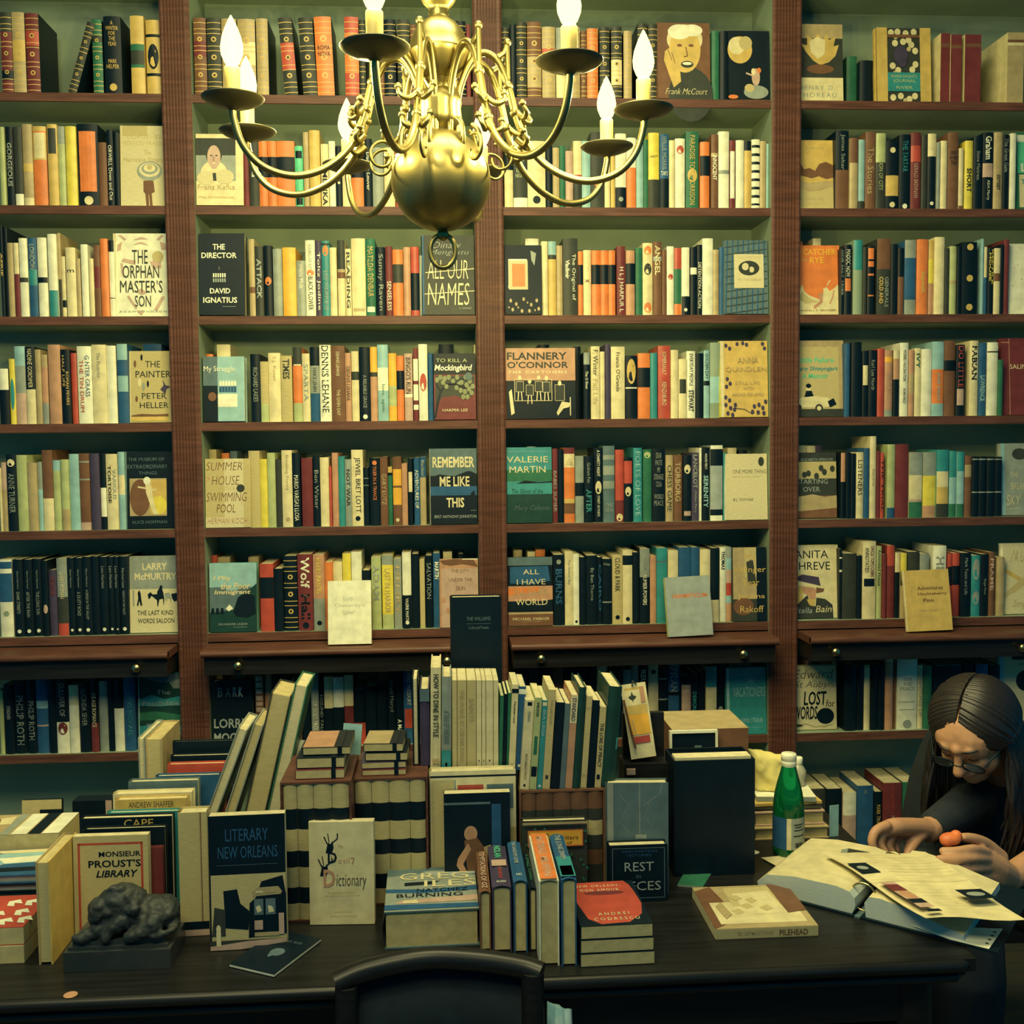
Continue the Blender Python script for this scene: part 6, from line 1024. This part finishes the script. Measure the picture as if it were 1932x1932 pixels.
for t in (.2,.4,.6,.8):
    p=q[1].lerp(q[2],t).lerp(q[0],.06); m_.ball((p.x,p.y,p.z+.0004),(.003,.003,.0004),'D',8,4)
sheet=m_.build('punched_sheet'); sheet.parent=bind; sheet.matrix_parent_inverse=bind.matrix_world.inverted()
def paper(label,pts,z,col='C',cat='paper'):
    m_=MB(); q=[C2(u,v,z) for u,v in pts]; m_.add([tuple(p) for p in q]+[(p.x,p.y,p.z-.0012) for p in q],[(3,2,1,0),(4,5,6,7),(0,1,5,4),(1,2,6,5),(2,3,7,6),(3,0,4,7)],col); return tag(m_.build('paper_sheet'),label,cat)
paper('loose cream sheet lying between the green bottle and the ring binder',((1436,1618),(1620,1600),(1600,1640),(1470,1636)),ZT+.0035)
paper('small torn paper scrap on the desk beside the black box file',((1424,1604),(1433,1607),(1431,1610),(1424,1611)),ZT+.002,'W','scrap')
# ------------------------------------------------------------ the reader
SK='s'
pmat('skin','skin',(.50,.27,.15),.55,0,(.46,.24,.14),40); pmat('hair','dark_hair',(.020,.014,.012),.42,0,(.007,.008,.012),60,(6,6,1)); pmat('shirt','black_shirt',(.006,.012,.02),.85,0,(.010,.018,.028),12); pmat('sleeve','printed_sleeve',(.22,.12,.11),.85,0,(.03,.025,.04),45)
pmat('lens','spectacle_lens',(.9,.9,.9),.02,0,None,1,(1,1,1),Transmission_Weight=.95)
HC=at_y(1836,1372,-.985)                        # middle of the head
fwd=V((-.60,-.52,-.66)).normalized(); upv=V((0.02,0,1)); rt=fwd.cross(upv).normalized(); upv=rt.cross(fwd).normalized()
HM=Matrix(((rt.x,fwd.x,upv.x,HC.x),(rt.y,fwd.y,upv.y,HC.y),(rt.z,fwd.z,upv.z,HC.z),(0,0,0,1)))
HS=.94
hp=lambda x,y,z: tuple(HM@V((x*HS,y*HS,z*HS)))
who=tag(empty('person',(HC.x,-.62,0)),'seated long-haired reader in dark clothes and glasses, head bowed over the binder','person')
def own(o): 
    o.parent=who; o.matrix_parent_inverse=Matrix.Translation((-HC.x,.62,0)); return o
def g(u,v,Y): return tuple(at_y(u,v,Y))
def ell(c,r,n=1): return ('b',c,r)
class _:pass
def headballs():
    L=[]
    def b(x,y,z,r): L.append(('b',hp(x,y,z),r*HS))
    b(0,-.012,.018,.082); b(0,-.030,.012,.080); b(0,.020,.020,.074); b(-.012,.040,.022,.056); b(.012,.040,.022,.056)
    b(0,.030,-.030,.062); b(-.022,.040,-.045,.044); b(.022,.040,-.045,.044); b(0,.062,-.088,.028); b(-.012,.056,-.085,.026); b(.012,.056,-.085,.026); b(0,.020,-.070,.045)
    b(-.030,.070,-.022,.024); b(.030,.070,-.022,.024)                       # cheeks
    b(-.026,.086,.030,.014); b(.026,.086,.030,.014); b(0,.090,.032,.014)     # brow
    L.append(('t',[hp(0,.092,.022),hp(0,.104,.0),hp(0,.116,-.020)],[.008,.009,.0125])); b(-.011,.103,-.022,.0085); b(.011,.103,-.022,.0085)
    b(-.030,.076,.012,.0145); b(.030,.076,.012,.0145)                       # lids
    L.append(('t',[hp(-.021,.086,-.052),hp(0,.097,-.050),hp(.021,.086,-.052)],[.004,.0062,.004])); L.append(('t',[hp(-.018,.085,-.060),hp(0,.095,-.061),hp(.018,.085,-.060)],[.004,.0070,.004]))
    for s in (-1,1): L.append(('t',[hp(.078*s,-.008,.022),hp(.084*s,-.016,.0),hp(.077*s,-.006,-.022)],[.009,.011,.007]))
    return L
SH0=(HC.x+.075,-.70,0)      # seat line
neck=at_y(1895,1445,-.86)
ch_=(neck.x+.01,-.72,.92)
LS=at_y(1792,1530,-.80); RS=at_y(2035,1500,-.80)
body=headballs()+[('t',[hp(0,-.03,-.04),tuple(neck),(ch_[0],ch_[1],.88)],[.052,.050,.062]),
 ('t',[(ch_[0],ch_[1],.86),(ch_[0],-.66,.72),(ch_[0],-.62,.52)],[.09,.11,.12]),
 ('t',[(ch_[0],ch_[1],.88),tuple(LS)],[.07,.05]),('t',[(ch_[0],ch_[1],.88),tuple(RS)],[.07,.05])]
yA=-1.10
w1=g(1752,1566,-1.045); el1=(LS.x-.005,-.92,.80)
body+=[('t',[tuple(LS),el1],[.048,.040]),('t',[el1,w1],[.038,.026])]
# right hand, arched over the page: back of the hand, four fingers, thumb
body+=[('t',[w1,g(1728,1561,-1.07),g(1690,1560,-1.10),g(1672,1563,-1.105)],[.024,.020,.019,.016]),('t',[g(1728,1570,-1.06),g(1700,1570,-1.075)],[.017,.015])]
fing=[([(1672,1558,-1.12),(1652,1568,-1.135),(1645,1588,-1.142),(1652,1608,-1.145)],.0098),([(1678,1562,-1.105),(1664,1576,-1.118),(1660,1592,-1.128),(1671,1609,-1.135)],.0098),
 ([(1690,1566,-1.09),(1680,1582,-1.098),(1676,1596,-1.108),(1684,1608,-1.115)],.0092),([(1702,1568,-1.075),(1694,1584,-1.08),(1690,1596,-1.085),(1694,1606,-1.09)],.0082)]
for pts,r in fing: body.append(('t',[g(*p) for p in pts],[r*1.15,r,r*.95,r*.82]))
body.append(('t',[g(1742,1568,-1.06),g(1728,1584,-1.085),g(1718,1600,-1.10),g(1713,1613,-1.112)],[.017,.0135,.012,.0095]))
# left hand, fingers folded across, holding the small orange piece
w2=g(1905,1655,-1.12); el2=(RS.x-.02,-.98,.79)
body+=[('t',[tuple(RS),el2],[.048,.040]),('t',[el2,w2],[.038,.027])]
body+=[('t',[w2,g(1880,1640,-1.15),g(1858,1622,-1.165)],[.026,.027,.021]),('t',[w2,g(1878,1652,-1.15),g(1860,1648,-1.165)],[.024,.025,.019])]
for pts,r in (([(1860,1608,-1.17),(1836,1602,-1.195),(1805,1606,-1.205),(1779,1606,-1.20)],.0098),([(1862,1622,-1.175),(1836,1620,-1.205),(1800,1622,-1.218),(1772,1621,-1.215)],.0100),
 ([(1864,1638,-1.175),(1838,1640,-1.205),(1806,1640,-1.218),(1778,1635,-1.215)],.0096),([(1868,1654,-1.17),(1846,1659,-1.195),(1820,1660,-1.205),(1800,1654,-1.20)],.0088)): body.append(('t',[g(*p) for p in pts],[r*1.12,r,r*.97,r*.85]))
body.append(('t',[g(1886,1618,-1.13),g(1862,1594,-1.14),g(1838,1583,-1.155),g(1817,1580,-1.165)],[.018,.0135,.0115,.0095]))
own(blob('body',body,'skin',.0036,None,3))
sh=[('t',[(ch_[0],ch_[1],.88),(ch_[0],-.67,.74),(ch_[0],-.62,.50)],[.115,.14,.155]),('t',[(ch_[0]-.01,ch_[1],.90),tuple(LS)],[.095,.066]),('t',[(ch_[0],ch_[1],.90),tuple(RS)],[.09,.066]),
 ('t',[tuple(LS),el1],[.062,.052]),('t',[el1,tuple(V(w1).lerp(V(el1),.16))],[.050,.036]),('t',[tuple(RS),el2],[.062,.05])]
own(blob('shirt',sh,'shirt',.006,None,4))
own(blob('printed_sleeve',[('t',[tuple(V(el2).lerp(RS,.35)),el2,tuple(V(w2).lerp(V(el2),.55))],[.064,.054,.044])],'sleeve',.005,None,3))
own(blob('trousers',[('t',[(ch_[0]-.10,-.60,.50),(ch_[0]-.17,-.98,.50),(ch_[0]-.17,-.95,.10)],[.10,.095,.085]),('t',[(ch_[0]+.08,-.60,.50),(ch_[0]+.11,-.98,.50),(ch_[0]+.10,-.92,.10)],[.10,.085,.06]),('b',(ch_[0],-.60,.50),(.17,.13,.11))],'shirt',.008,None,4))
for s in (-1,1):
    own(blob('shoe',[('t',[(ch_[0]-.03+.13*s,-.93,.05),(ch_[0]-.03+.13*s,-1.09,.032)],[.046,.030])],'shirt',.006,None,2))
# hair: a cap and long locks from the parting
hb=[('b',hp(0,-.030,.014),(.094,.104,.098)),('b',hp(0,-.05,-.03),.088)]
cap=MB(); rnd=random.Random(5)
CE=V((0,-.018,.014)); RA=V((.0905,.099,.0935))
on=lambda d,k=1.0: V(hp(*(CE+V((d.x*RA.x,d.y*RA.y,d.z*RA.z))*k)))
for side in (-1,1):
    for i in range(96):
        t=i/95; ph=R(34+t*140); d0=V((side*.03,math.cos(ph),math.sin(ph))).normalized()
        d1=V((side*(.93-.45*t*t),.50-1.38*t,-.30)).normalized(); om=math.acos(max(-1,min(1,d0.dot(d1))))
        kk=1.0+rnd.uniform(-.012,.02)
        P=[on((d0*math.sin(om*(1-f))+d1*math.sin(om*f))/math.sin(om),kk*(1+.05*f)) for f in (0,.2,.4,.6,.8,1)]
        L=.17+.17*t+.06*rnd.random(); p3=P[-1]; out=V((rt.x,rt.y,0))*side*.012
        P+=[p3+V((0,0,-L*.3))+out*.8+V((rnd.uniform(-.008,.008),rnd.uniform(-.006,.006),0)),p3+V((0,0,-L*.65))+out+V((rnd.uniform(-.012,.012),rnd.uniform(-.012,.012),0)),p3+V((0,0,-L))+out+V((rnd.uniform(-.018,.018),rnd.uniform(-.018,.018)+.01,0))]
        S=spl([tuple(p) for p in P],4); n=len(S)
        cap.tube(S,[(.0048+.0016*math.sin(3.1*k/n))*(1 if k<n*.85 else (n-k)/(n*.15)+.1) for k in range(n)],'hair',6,True,.8)
for p in hb:
    r=p[2] if isinstance(p[2],tuple) else (p[2],)*3
    T0=cap.T; cap.T=Matrix(((rt.x,fwd.x,upv.x,0),(rt.y,fwd.y,upv.y,0),(rt.z,fwd.z,upv.z,0),(0,0,0,1))); cap.T=Matrix.Translation(p[1])@cap.T
    cap.ball((0,0,0),(r[0]*.90,r[1]*.84,r[2]*.88),'hair',20,12); cap.T=T0
own(cap.build('hair'))
m_=MB()
for s in (-1,1):
    rim=[hp(.034*s+.025*math.cos(a),.108-.02*abs(.034*s+.025*math.cos(a)-.0)*.5,-.004+.0155*math.sin(a)) for a in [2*math.pi*i/22 for i in range(23)]]
    m_.tube(rim,.0017,'K',6)
    m_.tube([hp(.058*s,.100,.002),hp(.076*s,.06,.006),hp(.082*s,-.01,.008)],.0018,'K',6)
m_.tube([hp(-.010,.111,-.002),hp(0,.114,.001),hp(.010,.111,-.002)],.0017,'K',6)
gl=own(m_.build('glasses'))
m_=MB()
for s in (-1,1): m_.add([hp(.034*s+.024*math.cos(a),.1075-.02*abs(.034*s+.024*math.cos(a))*.5,-.004+.0145*math.sin(a)) for a in [2*math.pi*i/18 for i in range(18)]],[tuple(range(18))],'lens')
l_=m_.build('lenses'); l_.parent=gl
m_=MB()
for s in (-1,1):
    m_.tube([hp(.014*s,.100,.034),hp(.030*s,.098,.040),hp(.046*s,.084,.034)],[.0022,.0030,.0015],'hair',6)
    m_.tube([hp(.018*s,.091,.004),hp(.030*s,.0925,.000),hp(.042*s,.086,.003)],.0013,'hair',5)
own(m_.build('eyebrows'))
p=g(1793,1583,-1.185); pr=[('b',p,(.022,.016,.013)),('b',(p[0]-.008,p[1],p[2]-.003),(.013,.015,.012)),('b',(p[0]+.013,p[1]+.002,p[2]+.005),(.012,.012,.012))]
pmat('orange_bit','orange_rind',(.72,.19,.05),.5,0,(.62,.14,.05),60)
tag(blob('orange_piece',pr,'orange_bit',.002,None,2),'small red-orange piece held between thumb and fingers of the reader','snack')
# ------------------------------------------------------------ chair and sack in the foreground
Yc=-1.615; cl=at_y(634,1860,Yc); cr_=at_y(1022,1850,Yc); cx0,cx1=cl.x,cr_.x
chair=tag(empty('chair',((cx0+cx1)/2,Yc,0)),'dark wooden chair with an arched top rail pushed against the desk','chair')
def cp(mb,n): return part(mb.build(n),chair)
zT=[at_y(u,v,Yc).z for u,v in ((632,1836),(690,1818),(800,1800),(900,1803),(985,1812),(1022,1818))]
xsR=[at_y(u,1820,Yc).x for u in (632,690,800,900,985,1022)]
pts=spl([(x,Yc-.018*math.sin(math.pi*i/5)*-1,z-.016) for i,(x,z) in enumerate(zip(xsR,zT))],6)
m_=MB(); m_.tube(pts,.017,'k',12); cp(m_,'top_rail')
for x in (cx0+.016,cx1-.014):
    m_=MB(); zt=zT[0]-.02 if x<(cx0+cx1)/2 else zT[5]-.012
    m_.tube([(x,Yc,zt),(x,Yc,.62),(x,Yc+.01,.44),(x,Yc-.03,0.001)],[.018,.019,.02,.016],'k',10); cp(m_,'rear_leg')
m_=MB(); n=12; P=[]
for i in range(n+1):
    t=i/n; p=pts[min(int(t*(len(pts)-1)),len(pts)-1)]; P+=[(p.x,p.y+.004,.52),(p.x,p.y+.004,p.z-.006),(p.x,p.y+.014,.52),(p.x,p.y+.014,p.z-.006)]
fs=[]
for i in range(n):
    a=4*i; fs+=[(a,a+4,a+5,a+1),(a+2,a+3,a+7,a+6),(a+1,a+5,a+7,a+3),(a,a+2,a+6,a+4)]
pmat('hide','black_leather',(.004,.010,.016),.7,0,(.006,.014,.022),30,(1,1,1),Specular_IOR_Level=.15); m_.add(P,fs,'hide',True); cp(m_,'back_panel')
m_=MB(); m_.box(cx0-.01,cx1+.01,Yc+.02,Yc+.40,.43,.465,'k'); cp(m_,'seat')
for x in (cx0+.02,cx1-.02):
    m_=MB(); m_.tube([(x,Yc+.37,.43),(x,Yc+.37,.001)],[.02,.014],'k',10); cp(m_,'front_leg')
crumple('sack','pale blue crumpled sack standing on the floor beside the chair','bag',((1032,1890),(1078,1908),(1100,2980),(1032,2980)),Yc+.045,.05,'sack',.012,n=16,seed=5,lift=.0)
